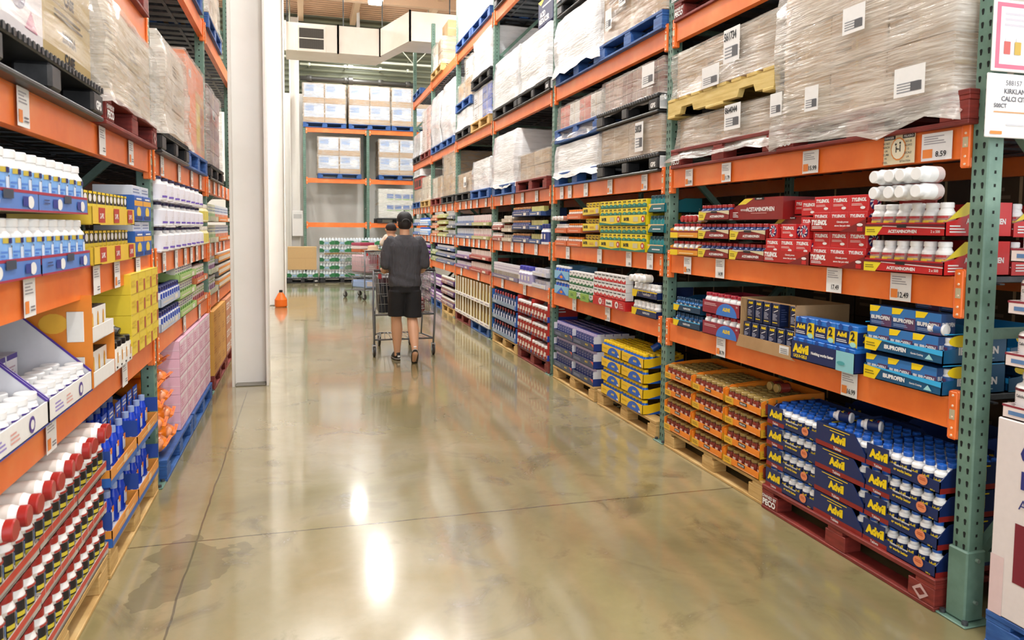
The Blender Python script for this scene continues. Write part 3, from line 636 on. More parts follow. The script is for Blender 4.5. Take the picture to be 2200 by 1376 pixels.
# --- right bay 1, second shelf ---
yb = bottle(.026, .092, WB, C('#b02a2a', .4), WB, (.1, .62), .84, .2, [('r', -.024, .15, .024, .7, C('#e3a43a')), ('r', -.024, .7, .024, .85, C('#f0d060'))], 12)
yt = tray(.375, .3, .05, .095, C('#e99a28', .4), [('r', 0, .75, 1, 1, DRED), ('r', 0, 0, .28, .75, YEL), ('l', .35, .2, .85, .5, 1, C('#f9d9a0'))], inner=C('#eac98a'), sideh=.08)
f = FR(4.645, 1.372, -.025)
block(f, 0, 0, .375, .3, 2, .118, yt, yb, 5, [1, 2], 'amber tray of white bottles, second shelf near bay', 'red-capped white bottle', 'amber tray, second shelf', group='red-capped white bottles', cat='bottle')
for i in range(4): inst(yb, f.p(.14+i*.055, .1, .118+.13), 0, 'red-capped white bottle lying on the amber trays, %s from left' % ORD[i], 'bottle', 'red-capped white bottles', rot=(PI/2, 0, -PI/2))
ab = bottle(.026, .09, C('#30427a', .3), C('#a82a26', .4), C('#d7d2d0', .4), (.08, .5), .75, .2, [('r', -.02, .1, .004, .9, C('#c9a890')), ('r', .006, .3, .018, .9, C('#d8b23a'))], 12)
acF = [('p', [(0, 0), (.18, 0), (.28, 1), (0, 1)], C('#e9d23a', .4)), ('l', .03, .3, .17, .7, 2, C('#8c7a10')), ('p', [(.22, .85), (.55, 1), (1, .6), (1, 1.05), (0, 1.05)], C('#d9cda8')), ('r', .42, .8, .62, 1.02, INK), ('t', 'ACETAMINOPHEN', .62, .42, .28, PAPER, .5, .04)]
act = tray(.355, .3, .055, .1, C('#8a1f1e', .35), acF, inner=C('#e3ddd0'), sideh=.075)
f = FR(4.262, 1.372, -.03); f2 = FR(3.9, 1.372, -.03)
block(f, 0, 0, .355, .3, 3, .118, act, ab, 6, 1, 'maroon acetaminophen tray, far stack', 'red-capped blue bottle', 'far maroon tray', group='red-capped blue bottles', cat='bottle')
block(f2, 0, 0, .355, .3, 2, .118, act, ab, 6, 1, 'maroon acetaminophen tray, middle stack', 'red-capped blue bottle', 'middle maroon tray', group='red-capped blue bottles', cat='bottle')
def sidecard(W, H, slope, col, items):
    m = MB(); B = (0, 0, 0, W, .28, H); m.prism([(0, 0), (W, 0), (W, H), (slope, H), (0, H*.45)], 0, .28, col, 'y'); m.art('F', B, items); return ('display_tray', m.mesh('display_tray'), [])
acw = [('p', [(.28, .97), (.45, .97), (.3, .72), (.14, .7)], C('#e9d23a', .4)), ('t', 'ACETAMINOPHEN', .58, .47, .2, PAPER, .62, .035), ('l', .04, .1, .16, .38, 4, PAPER), ('r', .48, .9, .66, 1.0, INK), ('t', 'KIRKLAND', .57, .95, .06, PAPER, .16, .02), ('t', 'RAPID RELEASE', .27, .45, .09, PAPER, .12, .02), ('l', .42, .27, .72, .32, 1, C('#d9a8a0'))]
scp = sidecard(.5, .125, .16, C('#8a1f1e', .35), acw)
inst(scp, f2.p(-.03, .03, .237), f2.r, 'large maroon acetaminophen tray seen side-on, on top of the stacks', 'tray')
inst(sidecard(.36, .125, .14, C('#8a1f1e', .35), acw), FR(3.62, 1.372).p(0, .05, .125), -PI/2, 'smaller maroon acetaminophen tray side-on behind the red boxes', 'tray')
SW = C('#b9a7dc', .3)
def swirl(cx, cy, rx, ry, k=8):
    o = [('e', cx, cy, rx, ry, C('#2b2466')), ('e', cx, cy, rx*.45, ry*.45, C('#d23a4a'))]
    for i in range(k):
        a = 2*PI*i/k; b = a+.45; o.append(('p', [(cx+rx*.45*math.cos(a), cy+ry*.45*math.sin(a)), (cx+rx*math.cos(b), cy+ry*math.sin(b)), (cx+rx*math.cos(b+.3), cy+ry*math.sin(b+.3)), (cx+rx*.45*math.cos(a+.3), cy+ry*.45*math.sin(a+.3))], PAPER))
    return o
tyF = [('t', 'TYLENOL', .5, .72, .24, PAPER, .88, .06, .2), ('l', .12, .34, .7, .5, 2, C('#f0c9c4')), ('e', .72, .22, .13, .09, PAPER)]
tyb = bx(.122, .07, .076, RED, tyF, swirl(.5, .5, .42, .42))
tys = bx(.07, .122, .076, RED, swirl(.5, .5, .42, .42), [('t', 'TYLENOL', .5, .7, .2, PAPER, .8, .06)])
ttF = [('t', 'TYLENOL', .17, .66, .4, PAPER, .3, .07, .2), ('l', .04, .2, .24, .42, 2, PAPER), ('t', 'Clinically proven', .6, .68, .17, PAPER, .36, .03), ('t', 'strong, fast pain relief.', .6, .42, .17, PAPER, .46, .03), ('p', [(.55, 0), (1, 0), (1, .9)], C('#7d1d1c', .4)), ('e', .9, .5, .05, .1, PAPER), ('r', .86, .06, .95, .34, RED)]
tyt = tray(.385, .29, .068, .11, C('#b3241f', .35), ttF, [('t', 'TYLENOL', .5, .5, .4, PAPER, .7, .06)], sideh=.068)
f = FR(3.535, 1.372, -.04); f2 = FR(3.158, 1.372, -.035)
inst(tyt, f.p(0, 0), f.r, 'red box tray, low far one on the second shelf', 'tray')
for i in range(3): inst(tyb, f.p(.065+i*.125, .01, .055), f.r, 'small red box, %s from left in the low far red tray' % ORD[i], 'box', 'small red boxes')
inst(tys, f.p(.04, .03, .134), f.r, 'small red box end-on with a swirl, atop the low far red tray', 'box')
inst(tyb, f.p(.17, .03, .134), f.r, 'small red box lying atop the low far red tray, beside the swirl', 'box')
inst(tys, f.p(.30, .03, .134), f.r, 'small red box end-on, right one atop the low far red tray', 'box')
for k in range(2):
    inst(tyt, f2.p(0, 0, k*.172), f2.r, 'red tray with white word and slogan, %s of the tall near stack' % TI[2][k], 'tray', 'tall red trays')
    for j in range(2):
        for i in range(3): inst(tyb, f2.p(.064+i*.124, .012+.006*j, .02+.052*0+k*.172+j*.077+.0+(.03 if 0 else 0)), f2.r, 'small red box, %s from left, %s layer, %s tall red tray' % (ORD[i], ('lower', 'upper')[j], TI[2][k]), 'box', 'small red boxes')
for i in range(2): inst(tyb, f2.p(-.09, .06, .17+i*.085), f2.r, 'small red box stacked left of the tall red trays, %s one' % ('lower', 'upper')[i], 'box', 'small red boxes')
for i in range(2): inst(tyb, f2.p(-.2, .1, .15+i*.085+.03), f2.r, 'small red box far left of the tall red trays, %s one' % ('lower', 'upper')[i], 'box', 'small red boxes')
# red acetaminophen trays with white bottles
wb = bottle(.0325, .125, WB, WB, C('#b98f86', .35), (.06, .58), .8, .17, [('r', -.03, .1, .03, .55, C('#a87a78')), ('r', -.03, .62, .03, .72, C('#e0c04a')), ('p0',)][:2]+[('r', -.022, .55, .014, .66, C('#e6c93a')), ('r', -.03, .84, .03, .97, C('#b83238')), ('l', -.026, .14, .022, .46, 4, C('#ddd0cc'))], 20)
wb2 = bottle(.0325, .125, WB, WB, C('#d9c9c6', .35), (.02, .3), .8, .17, [('r', -.03, .1, .03, .5, C('#b8706a'))], 20, nm='lying_bottle')
raF = [('p', [(0, 0), (.16, 0), (.24, .72), (0, .72)], C('#f0dc2e', .4)), ('l', .02, .24, .14, .56, 2, C('#8c7a10')), ('r', 0, .72, 1, .9, MAR), ('p', [(.24, .72), (1, .55), (1, .62), (.24, .76)], PAPER), ('r', .43, .62, .55, .86, INK), ('t', 'ACETAMINOPHEN', .5, .34, .26, PAPER, .36, .04), ('t', '2 x 500', .9, .35, .2, PAPER, .12, .02)]
raS = [('p', [(.02, .45), (.3, .98), (.6, .98), (.3, .6)], C('#e9d23a', .4)), ('t', 'ACETAMINOPHEN', .6, .45, .17, PAPER, .6, .035), ('l', .06, .1, .3, .35, 3, PAPER)]
rat = tray(.43, .34, .056, .14, RED, raF, raS, sideh=.068)
f = FR(2.762, 1.372, -.05)
for dd in range(3):
    for k in range(2):
        inst(rat, f.p(0, dd*.35, k*.158), f.r, 'bright red acetaminophen tray, %s tier, %s stack by near upright' % (TI[2][k], ('front', 'second', 'rear')[dd]), 'tray', 'bright red trays')
        for i in range(6):
            if dd == 0 or i == 5: inst(wb, f.p(.036+i*.0712, .045+dd*.35, k*.158+.012), f.r, 'white-capped bottle, %s from left, %s tier, %s bright red tray' % (ORD[i], TI[2][k], ('front', 'second', 'rear')[dd]), 'bottle', 'white-capped bottles in the bright red trays')
for k in range(2):
    for i in range(4): inst(wb2, f.p(.168+i*.071, .005+.0*k, .338+k*.068), 0, 'white-capped bottle lying cap outward, %s from left, %s row by upright' % (ORD[i], ('lower', 'upper')[k]), 'bottle', 'white-capped bottles in the bright red trays', rot=(PI/2, 0, -PI/2+.1*(i % 2)))
# the backboard behind the lying bottles
m = MB().box(0, 0, 0, .2, .01, .2, C('#8c201c', .35)); m.art('F', (0, 0, 0, .2, .01, .2), [('t', 'TYLENOL', .55, .72, .17, PAPER, .85, .06, .2), ('l', .1, .4, .7, .55, 2, PAPER)])
inst(('display_tray', m.mesh('d'), []), FR(2.75, 1.372).p(0, .12, .2), -PI/2, 'dark red printed tray end standing behind the lying white bottles', 'tray')
# price cards on the beams of bay 1
for y, tx, z, nm, w_, h_, sq, pos in ((3.985, '8.79', .885, 'lowest', .1, .118, True, 'far one'), (2.87, '16.99', .885, 'lowest', .105, .12, True, 'near one'), (4.42, '9.79', 1.372, 'second', .095, .115, True, 'farthest'), (4.02, '14.99', 1.372, 'second', .1, .12, False, 'second from far'), (3.0, '17.49', 1.372, 'second', .105, .12, False, 'third from far'), (2.585, '12.49', 1.372, 'second', .115, .12, True, 'nearest'),
                             (4.43, '13.99', 1.965, 'third', .095, .11, True, 'farthest'), (3.98, '11.79', 1.965, 'third', .1, .115, True, 'second from far'), (3.205, '15.99', 1.965, 'third', .12, .115, True, 'third from far'), (2.43, '8.59', 1.965, 'third', .15, .112, True, 'nearest beside danger sign')):
    price(FR(y, z-.124), 0, 0, tx, 'white price card reading %s on the near bay %s beam, %s' % (tx, nm, pos), w_, h_, sq)
m = MB(); B = (-.085, -.014, 0, .085, 0, .125); m.box(-.085, -.014, 0, .085, -.011, .125, C('#e8dcb8', .5))
m.art('F', B, [('r', 0, .86, .38, 1, INK), ('r', .62, .86, 1, 1, INK), ('t', 'DANGER', .18, .93, .08, PAPER, .32, .02), ('t', 'PELIGRO', .82, .93, .08, PAPER, .32, .02), ('e', .5, .52, .25, .4, C('#e08a3c')), ('e', .5, .52, .22, .35, C('#f0e8cc')), ('r', .42, .4, .45, .62, INK), ('r', .55, .42, .58, .66, INK), ('e', .43, .68, .03, .04, INK), ('e', .57, .72, .03, .04, INK), ('p', [(.45, .55), (.55, .52), (.55, .49), (.45, .5)], INK)]
      + [('t', a, .13, .74-.13*i, .07, INK, .22, .02) for i, a in enumerate(('DO NOT', 'REACH', 'OR', 'CLIMB', 'IN'))]+[('t', a, .87, .74-.13*i, .07, INK, .22, .02) for i, a in enumerate(('NO SE', 'ALCANCE', 'O', 'ESCALE', 'LA'))]+[('t', 'STEEL', .13, .07, .07, INK, .22, .02), ('t', 'ESTANTERIA', .8, .07, .07, INK, .34, .02)])
inst(('warning_sign', m.mesh('w'), []), FR(2.625, 1.965-.124).p(0, 0), -PI/2, 'cream danger sign with a round climbing pictogram on the third beam', 'sign')
# ---------------- right racks, pallet loads on the upper shelves ----------------
RG = 'pallet loads'
Z3, Z4, Z5 = 1.965, 2.975, 4.43
TANS = [TANC, C('#bfa488', .65), C('#b0967a', .65)]
BRN = [CARD, TANC]
# near bay
f = FR(4.66, Z3)
pallet(f, 0, -.03, 0, 'red', 'red pallet lowest under the two-high wrapped cartons, near bay', 1.2, 1, 'PECO')
load(f, .05, 0, .136, 1.12, .95, .19, 3, 1, TANS, 'low wrapped carton layer with label sheet, between red and yellow pallets', FILM, .05, .0, [(.66, .62, .17, .15, '864044')], skirt=.09)
pallet(f, -.02, -.05, .345, 'yellow', 'yellow wooden stringer pallet sandwiched between wrapped cartons, near bay', 1.2, 1)
load(f, .02, -.02, .477, 1.14, .95, .3, 3, 1, TANS, 'wrapped tan cartons on the yellow pallet, ragged film on top', FILM, .01, 0, [(.66, .66, .17, .2, '561734'), (.46, .2, .2, .13, None)])
f = FR(3.44, Z3)
pallet(f, 0, -.05, 0, 'red', 'red pallet under the large wrapped tan load beside the near upright', 1.19, 1, 'PECO')
load(f, .02, -.04, .136, 1.08, .98, .72, 3, 3, TANS, 'large wrapped load of tan cartons beside the near upright', FILM, .03, .02, [(.86, .09, .16, .12, None), (.04, .15, .1, .12, None), (.3, .13, .1, .12, None), (.55, .56, .14, .12, None)], skirt=.12)
f = FR(4.68, Z4); pallet(f, 0, -.02, 0, 'red', 'red pallet on the fourth shelf of the near right bay, left one', 1.2, 1, 'PECO')
load(f, .02, 0, .136, 1.14, .95, .8, 3, 2, BRN, 'wrapped brown load on the fourth shelf of the near right bay', FILM)
# second bay, third shelf
f = FR(7.15, Z3)
pallet(f, .02, -.03, 0, 'blue', 'blue pallet lowest of the left stack, second bay third shelf', 1.15)
load(f, .05, 0, .136, 1.1, .95, .27, 3, 1, [C('#c9b7a4', .6), C('#bba68e', .6)], 'lower white-filmed load between two blue pallets, second bay', FILMW, .03, .01, skirt=.05)
pallet(f, .04, -.04, .43, 'blue', 'blue pallet in the middle of the left stack, second bay third shelf', 1.15)
load(f, .07, 0, .57, 1.08, .95, .22, 4, 2, [C('#d04a2a', .5), C('#e2dcd5', .5)], 'red and white cartons under film on the upper blue pallet', FILMC, .05, 0, skirt=.12)
f = FR(5.985, Z3)
pallet(f, 0, -.04, 0, 'black', 'black plastic pallet lowest of the right stack, second bay', 1.15, 1, 'GPS')
load(f, .02, -.01, .145, 1.11, .95, .27, 2, 1, TANS, 'wrapped tan carton between two black plastic pallets', FILMC, .01, 0, [(.75, .5, .14, .22, '50028')])
pallet(f, 0, -.05, .425, 'black', 'black plastic pallet in the middle of the right stack, second bay', 1.15, 1, 'GPS')
load(f, .05, 0, .57, 1.08, .95, .25, 6, 3, [C('#9a6e5e', .5), C('#b58f7e', .5), C('#8a5648', .5)], 'film-wrapped reddish brown small cases on the black pallet', FILMC, .02, 0, [(.85, .6, .2, .16, None)], skirt=.05)
# second bay, fourth shelf
f = FR(7.15, Z4)
pallet(f, .02, -.03, 0, 'blue', 'blue pallet on a cardboard sheet, second bay fourth shelf left', 1.15)
load(f, .04, 0, .136, 1.1, .95, .5, 2, 3, [C('#e8e6ee', .5), C('#d5d2e0', .5)], 'white-filmed load between blue and black pallets, second bay', FILMW, .05, .03, skirt=.06)
pallet(f, .03, -.03, .67, 'black', 'black pallet high in the second bay over the white load', 1.15)
load(f, .06, 0, .82, 1.08, .95, .5, 2, 2, [C('#e8e6ee', .5), C('#dcd6c8', .5)], 'topmost white wrapped load of the second bay fourth shelf', FILMW)
f = FR(5.985, Z4)
pallet(f, 0, -.04, 0, 'blue', 'bright blue pallet under the large brown carton, fourth shelf', 1.17)
load(f, .02, -.01, .136, 1.13, .98, .85, 1, 1, BRN, 'large brown carton with label sheets on the bright blue pallet', FILMC, .01, 0, [(.18, .2, .13, .17, None), (.42, .35, .13, .17, None), (.62, .36, .14, .17, None), (.86, .5, .18, .14, None)])
# third bay
f = FR(9.66, Z3)
pallet(f, .0, -.04, 0, 'blue', 'dark blue pallet under the tall white load, third bay', 1.1)
load(f, .02, 0, .136, 1.06, .95, .64, 1, 4, [C('#eceae8', .5)], 'tall white load with peaked film, third bay third shelf', FILMW, .03, .03, skirt=.04)
f = FR(8.52, Z3)
pallet(f, 0, -.04, 0, 'red', 'clean red pallet under low tan cartons, third bay', 1.17)
load(f, .05, 0, .136, 1.08, .95, .3, 2, 2, TANS, 'low wrapped tan cartons on the clean red pallet', FILMC, .01)
load(f, .04, .5, .45, 1.0, .5, .35, 3, 2, [C('#5a463c', .5)], 'dark brown filmed trays behind the low tan cartons', FILMC)
f = FR(9.66, Z4)
pallet(f, 0, -.04, 0, 'black', 'grey-black pallet, left of two on third bay fourth shelf', 1.16)
load(f, .02, 0, .145, 1.12, .95, .6, 2, 3, [C('#eae8e6', .5), CARD], 'white wrapped load beside the navy sign load, third bay', FILMW, .02, .02)
f = FR(8.48, Z4)
pallet(f, 0, -.04, 0, 'black', 'grey-black pallet, right of two on third bay fourth shelf', 1.18, 1, 'GPS')
load(f, .04, 0, .145, 1.06, .95, .58, 2, 3, [C('#eae8e6', .5), TANC], 'white wrapped load carrying the navy printed box, third bay', FILMW, .02, .02)
m = MB().cbox(0, 0, 0, .5, .3, .28, C('#1b2152'), .004); m.art('F', (0, 0, 0, .5, .3, .28), [('t', 'ACID', .3, .45, .22, PAPER, .5, .05), ('t', 'REDUCER', .42, .2, .22, PAPER, .75, .05), ('l', .3, .65, .9, .78, 1, PAPER), ('p', [(0, 1), (.5, 1), (.2, .8)], YEL)]); m.art('R', (0, 0, 0, .5, .3, .28), [('t', 'ACID', .3, .45, .22, PAPER, .5, .05), ('t', 'REDUCER', .5, .2, .2, PAPER, .85, .05)])
inst(('printed_carton', m.mesh('c'), []), f.p(.6, .02, .765), f.r, 'navy printed carton on top of the white wrapped load', 'carton')
f = FR(9.66, Z5)
pallet(f, .02, -.04, 0, 'black', 'black pallet on the topmost right shelf, third bay', 1.15); load(f, .05, 0, .145, 1.1, .95, .8, 2, 2, [C('#eae8e6', .5)], 'white load on the topmost shelf, third bay', FILMW)
# fourth bay
f = FR(12.215, Z3)
pallet(f, .03, -.04, 0, 'black', 'worn black pallet, fourth bay third shelf', 1.15); load(f, .1, 0, .145, 1.0, .95, .3, 2, 1, TANS, 'low tan box with a pale label, fourth bay third shelf', FILMC, .01, 0, [(.7, .5, .2, .16, None)])
f = FR(11.01, Z3)
pallet(f, 0, -.04, 0, 'blue', 'bright blue pallet with torn film, fourth bay third shelf', 1.17); load(f, .03, 0, .136, 1.1, .95, .42, 2, 2, [C('#f0efee', .5), C('#f0efee', .5), C('#d8c8b0', .5)], 'white box load on the bright blue pallet, fourth bay', FILMW, .0)
f = FR(12.215, Z4)
pallet(f, .02, -.04, 0, 'black', 'dark pallet lowest left, fourth bay fourth shelf', 1.15); load(f, .04, 0, .145, 1.1, .95, .3, 2, 1, [C('#e9e7e4', .5)], 'white low load under a blue pallet, fourth bay', FILMW)
pallet(f, .02, -.04, .46, 'blue', 'blue pallet upper left, fourth bay fourth shelf', 1.15); load(f, .06, 0, .6, .5, .95, .3, 1, 1, [CARD], 'small brown box on the upper blue pallet, fourth bay', FILMC); load(f, .6, 0, .6, .5, .95, .62, 1, 2, [CARD, C('#eee9df', .5)], 'tall brown and white box stack, fourth bay', FILMC)
f = FR(11.02, Z4)
pallet(f, 0, -.04, 0, 'wood', 'raw wood pallet, fourth bay fourth shelf right', 1.17); load(f, .02, 0, .136, 1.12, .95, .45, 2, 2, [C('#dfe0e6', .5), C('#2a58c0', .4)], 'white load with blue bottom boxes on raw wood pallet', FILMC, .03, .0)
pallet(f, 0, -.04, .63, 'black', 'black pallet upper right, fourth bay fourth shelf', 1.17); load(f, .04, 0, .78, 1.1, .95, .55, 2, 2, [C('#f2f1f0', .5)], 'upper right white load, fourth bay fourth shelf', FILMW)
f = FR(12.215, Z5)
pallet(f, .02, -.04, 0, 'blue', 'blue pallet, left one on the topmost shelf, fourth bay', 1.15); pallet(f, 1.2, -.04, 0, 'blue', 'blue pallet, right one on the topmost shelf, fourth bay', 1.15)
pk = C('#e46a9c', .5)
load(f, .04, 0, .136, 1.1, .95, 1.4, 1, 2, [C('#f4f3f3', .5)], 'tall white load with pink marks, topmost shelf', FILMC, .0, 0, art=lambda i, k: [('e', .75, .75, .1, .16, pk), ('e', .75, .3, .1, .2, pk), ('e', .25, .5, .09, .2, pk)])
load(f, 1.22, 0, .136, 1.1, .95, 1.4, 1, 2, [C('#f4f3f3', .5)], 'tall white load beside the pink-marked one, topmost shelf', FILMW)
# fifth and sixth bays
f = FR(14.69, Z3)
pallet(f, .02, -.04, 0, 'red', 'small red pallet, fifth bay third shelf', 1.15); load(f, .06, 0, .136, 1.05, .95, .4, 2, 2, [C('#e6dfcf', .5), TANC], 'cream wrapped stack on the small red pallet', FILMC)
f = FR(13.5, Z3)
pallet(f, 0, -.04, 0, 'black', 'black pallet, fifth bay third shelf', 1.15); load(f, .04, 0, .145, 1.05, .95, .75, 2, 2, [TANC], 'tall tan carton pile on black pallet, fifth bay', FILMC, .0)
f = FR(17.2, Z3)
pallet(f, .02, -.04, 0, 'blue', 'blue pallet lowest, farthest right bay third shelf', 1.15); load(f, .06, 0, .136, 1.05, .95, .28, 2, 1, [C('#cdb8a0', .5)], 'cream stack over the lowest blue pallet, farthest bay', FILMC)
m = MB().cbox(0, 0, 0, 1.1, .9, .25, C('#c0392b', .4), .01); m.art('F', (0, 0, 0, 1.1, .9, .25), [('r', .08, .15, .22, .75, BLACK), ('r', .3, .15, .5, .75, BLACK), ('r', .6, .15, .9, .75, BLACK)])
inst(('plastic_crate', m.mesh('crate'), []), f.p(.04, 0, .44), f.r, 'bright red plastic crate, farthest right bay third shelf', 'crate')
load(f, .06, 0, .7, 1.05, .95, .15, 2, 1, [C('#eeeae6', .5)], 'white load on the bright red crate', FILMW)
f = FR(16.0, Z3); pallet(f, 0, -.04, 0, 'wood', 'raw wood pallet, sixth bay third shelf', 1.15); load(f, .04, 0, .136, 1.05, .95, .5, 2, 2, [C('#e8dfcf', .5)], 'cream cartons on raw wood pallet, sixth bay', FILMC)
f = FR(14.69, Z4)
pallet(f, .02, -.04, 0, 'blue', 'blue pallet, left one on fifth bay fourth shelf', 1.15); load(f, .05, 0, .136, 1.05, .95, .95, 2, 4, [C('#ece3e2', .5), C('#e2c3c3', .5)], 'tall pale pink and white load, fifth bay', FILMW, .0, .03)
f = FR(13.5, Z4)
pallet(f, 0, -.04, 0, 'blue', 'blue pallet, right one on fifth bay fourth shelf', 1.15); load(f, .04, 0, .136, 1.05, .95, .98, 1, 5, [C('#ecebea', .5), C('#7b93b8', .5), C('#ecebea', .5)], 'white sacks stacked high, fifth bay fourth shelf', FILMW, .0, .04)
f = FR(17.2, Z4)
pallet(f, .02, -.04, 0, 'black', 'black pallet, farthest bay fourth shelf', 1.15); load(f, .05, 0, .145, 1.05, .95, .5, 2, 2, [C('#ece3e2', .5)], 'white load on black pallet, farthest bay', FILMW)
f = FR(16.0, Z4); pallet(f, 0, -.04, 0, 'red', 'red pallet, sixth bay fourth shelf', 1.15); load(f, .04, 0, .136, 1.05, .95, .9, 2, 3, [C('#f0e4e2', .5), C('#e8b6b0', .5)], 'pale red printed load on red pallet, sixth bay', FILMC)
f = FR(14.69, Z5); pallet(f, .02, -.04, 0, 'wood', 'raw wood pallet on the topmost shelf, fifth bay', 1.15); load(f, .05, 0, .136, 1.05, .95, .5, 2, 2, [C('#f3efe4', .5), CARD], 'cream load with brown box, topmost shelf fifth bay', FILMC)
load(f, .5, .1, .64, .6, .8, .3, 1, 1, [CARD], 'single brown carton on the cream load, topmost shelf', None)
f = FR(17.2, Z5); pallet(f, .02, -.04, 0, 'blue', 'blue-white pallet on the topmost shelf, farthest bay', 1.15)
# carton stacks added and coloured dark to hold the shade behind the racks
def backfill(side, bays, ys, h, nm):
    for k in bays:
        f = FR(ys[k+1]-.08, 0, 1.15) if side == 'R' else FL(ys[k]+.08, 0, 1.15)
        rnd = random.Random(k*7); load(f, 0, 0, .002, 2.36, .7, h, 5, 9, [C(rnd.choice(['#6a523b', '#5c4935', '#4a3b30']), .8), C('#52443a', .8)], 'dark cartons added to shade the rack depth, behind the %s %s bay' % (OW[k], nm), None, nm='shade_stack')
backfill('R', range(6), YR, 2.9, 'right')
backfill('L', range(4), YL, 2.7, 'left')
# ---------------- second right bay, small goods ----------------
f = FR(7.12, 0, -.02); pallet(f, 0, 0, 0, 'wood', 'raw wood pallet under the slate and violet boxes', 1.12)
pallet(FR(5.93, 0, -.02), 0, 0, 0, 'wood', 'raw wood pallet under the yellow and blue trays', 1.12)
vb = bx(.064, .07, .145, C('#3b3f8e', .4), [('r', .0, .8, 1, 1, C('#c5b8e8')), ('r', .1, .3, .5, .72, C('#28408e')), ('l', .55, .2, .95, .7, 3, C('#b8bdd8'))], [('r', 0, 0, 1, 1, C('#dcdde6'))])
vt = tray(.53, .4, .06, .13, C('#39435f', .45), [('l', .08, .3, .4, .7, 2, C('#8a93ad')), ('t', 'MULTI', .68, .6, .3, YEL, .25, .03), ('p', [(.86, 1), (1, 1), (1, .5)], C('#d05a4a'))], [('r', 0, 0, 1, .5, C('#1d3a8a')), ('r', 0, .5, 1, 1, C('#e4e4ea'))])
block(FR(7.1, .136, -.02), 0, 0, .53, .4, 3, .158, vt, vb, 8, [1, 1, 4], 'slate tray of violet boxes, far half', 'violet and slate box', 'slate tray, far half', .08, jit=.001)
block(FR(7.1, .136, -.02), .54, 0, .53, .4, 3, .158, vt, vb, 8, [1, 1, 4], 'slate tray of violet boxes, near half', 'violet and slate box', 'slate tray, near half', .08, jit=.001)
bb = bottle(.027, .095, C('#1f63c8', .25), C('#f0c818', .35), C('#1b4aa0', .35), (.1, .6), .85, .2, [('r', -.02, .5, .02, .8, C('#3f86e0'))], 12, one=True, nm='blue_bottle')
alF2 = [('e', .62, 0, .3, .95, C('#1c5cc0'), 0, 180), ('t', 'ALEVE', .62, .45, .24, YEL, .26, .06), ('l', .06, .5, .3, .7, 2, C('#c9a010')), ('r', .84, .1, .92, .3, PAPER)]
alS2 = [('p', [(.1, 0), (1, 0), (1, .7)], C('#1c5cc0')), ('e', .55, .22, .12, .13, PAPER), ('t', 'ALEVE', .8, .8, .13, DRED, .3, .03)]
ayt = tray(.395, .34, .072, .095, C('#f2c51c', .4), alF2, alS2, inner=C('#c9a86a'))
for c, nm in enumerate(('far column', 'near column')):
    block(FR(5.81, .136, -.035), c*.41, 0, .395, .34, 4, .118, ayt, bb, 7, [1, 1, 1, 6], 'yellow tray with blue arch, '+nm, 'yellow-capped blue bottle', 'yellow arch tray, '+nm, .055, cat='bottle', group='yellow-capped blue bottles', lift=.012, jit=.001)
inst(bb, FR(5.81, .136).p(.68, .1, .48), 0, 'yellow-capped blue bottle lying on the near yellow tray', 'bottle', 'yellow-capped blue bottles', rot=(1.0, 0, 1.2))
# lowest shelf
f = FR(7.12, .885, -.02)
lb_ = bottle(.03, .085, C('#1d56b8', .3), WB, C('#2a62c8', .35), (.1, .6), .85, .24, [('r', -.012, .2, .012, .8, C('#e0913c'))], 10, one=True)
block(f, 0, 0, .42, .3, 2, .15, tray(.42, .3, .085, .13, C('#8cc6ea', .4), [('p', [(.15, 0), (.5, .85), (.85, 0)], C('#2f6ad0')), ('e', .5, .3, .1, .16, ORG)]), lb_, 5, 1, 'light blue tray with a blue peak', 'blue and white tub', 'light blue tray', cat='tub', lift=.05)
gb = bx(.084, .07, .062, PAPER, [('p', [(0, 0), (1, 0), (1, .5), (.3, .2), (0, .4)], DGRN), ('r', .1, .65, .6, .8, GREY)]); rb = bx(.078, .07, .066, PAPER, [('p', [(0, 0), (1, .0), (1, .5), (.5, .2), (0, .45)], RED), ('t', 'Excedrin', .5, .75, .22, INK, .8, .04)])
for nm, it, x0, n_, rows_, col in (('white and green box', gb, .45, 7, 4, 'green'), ('white and red box', rb, 1.08, 8, 4, 'red')):
    for k in range(rows_):
        for i in range(n_):
            dd = .0
            if it is rb and k == 0: continue
            inst(it, f.p(x0+.042+i*(.088 if it is gb else .083), 0.0, k*(.064 if it is gb else .068)+(.0 if it is gb else .012)+.001), f.r, '%s, %s from left, %s row, second bay lowest shelf' % (nm, ORD[i], TI[rows_][k]), 'box', nm+'es')
m = MB().box(0, 0, 0, .68, .09, .075, RED); m.art('F', (0, 0, 0, .68, .09, .075), [('r', .42, .15, .62, .85, PAPER), ('t', 'Excedrin', .52, .5, .3, INK, .18, .05), ('e', .25, .5, .05, .38, PAPER), ('e', .25, .5, .02, .18, DRED), ('e', .76, .5, .05, .38, PAPER), ('e', .76, .5, .02, .18, DRED), ('l', .84, .2, .96, .8, 3, C('#e8a8a4')), ('l', .32, .2, .4, .8, 3, C('#e8a8a4'))])
inst(('display_tray', m.mesh('t'), []), f.p(1.08, -.01, .0), f.r, 'wide red tray front with two round badges, second bay', 'tray')
gpn = bx(.19, .01, .07, C('#8fb552', .5), [('l', .3, .3, .7, .7, 2, DGRN)], nm='display_tray')
inst(gpn, f.p(.62, -.035), f.r, 'lime green tray front, left one, second bay lowest shelf', 'panel'); inst(gpn, f.p(.93, -.035), f.r, 'lime green tray front, right one, second bay lowest shelf', 'panel')
wt = bottle(.03, .105, WB, WB, C('#d4d0c4', .4), (.1, .6), .85, .2, [('r', -.025, .1, -.005, .9, C('#d8b03a')), ('r', 0, .2, .02, .9, C('#a8a8b8'))], 12, one=True)
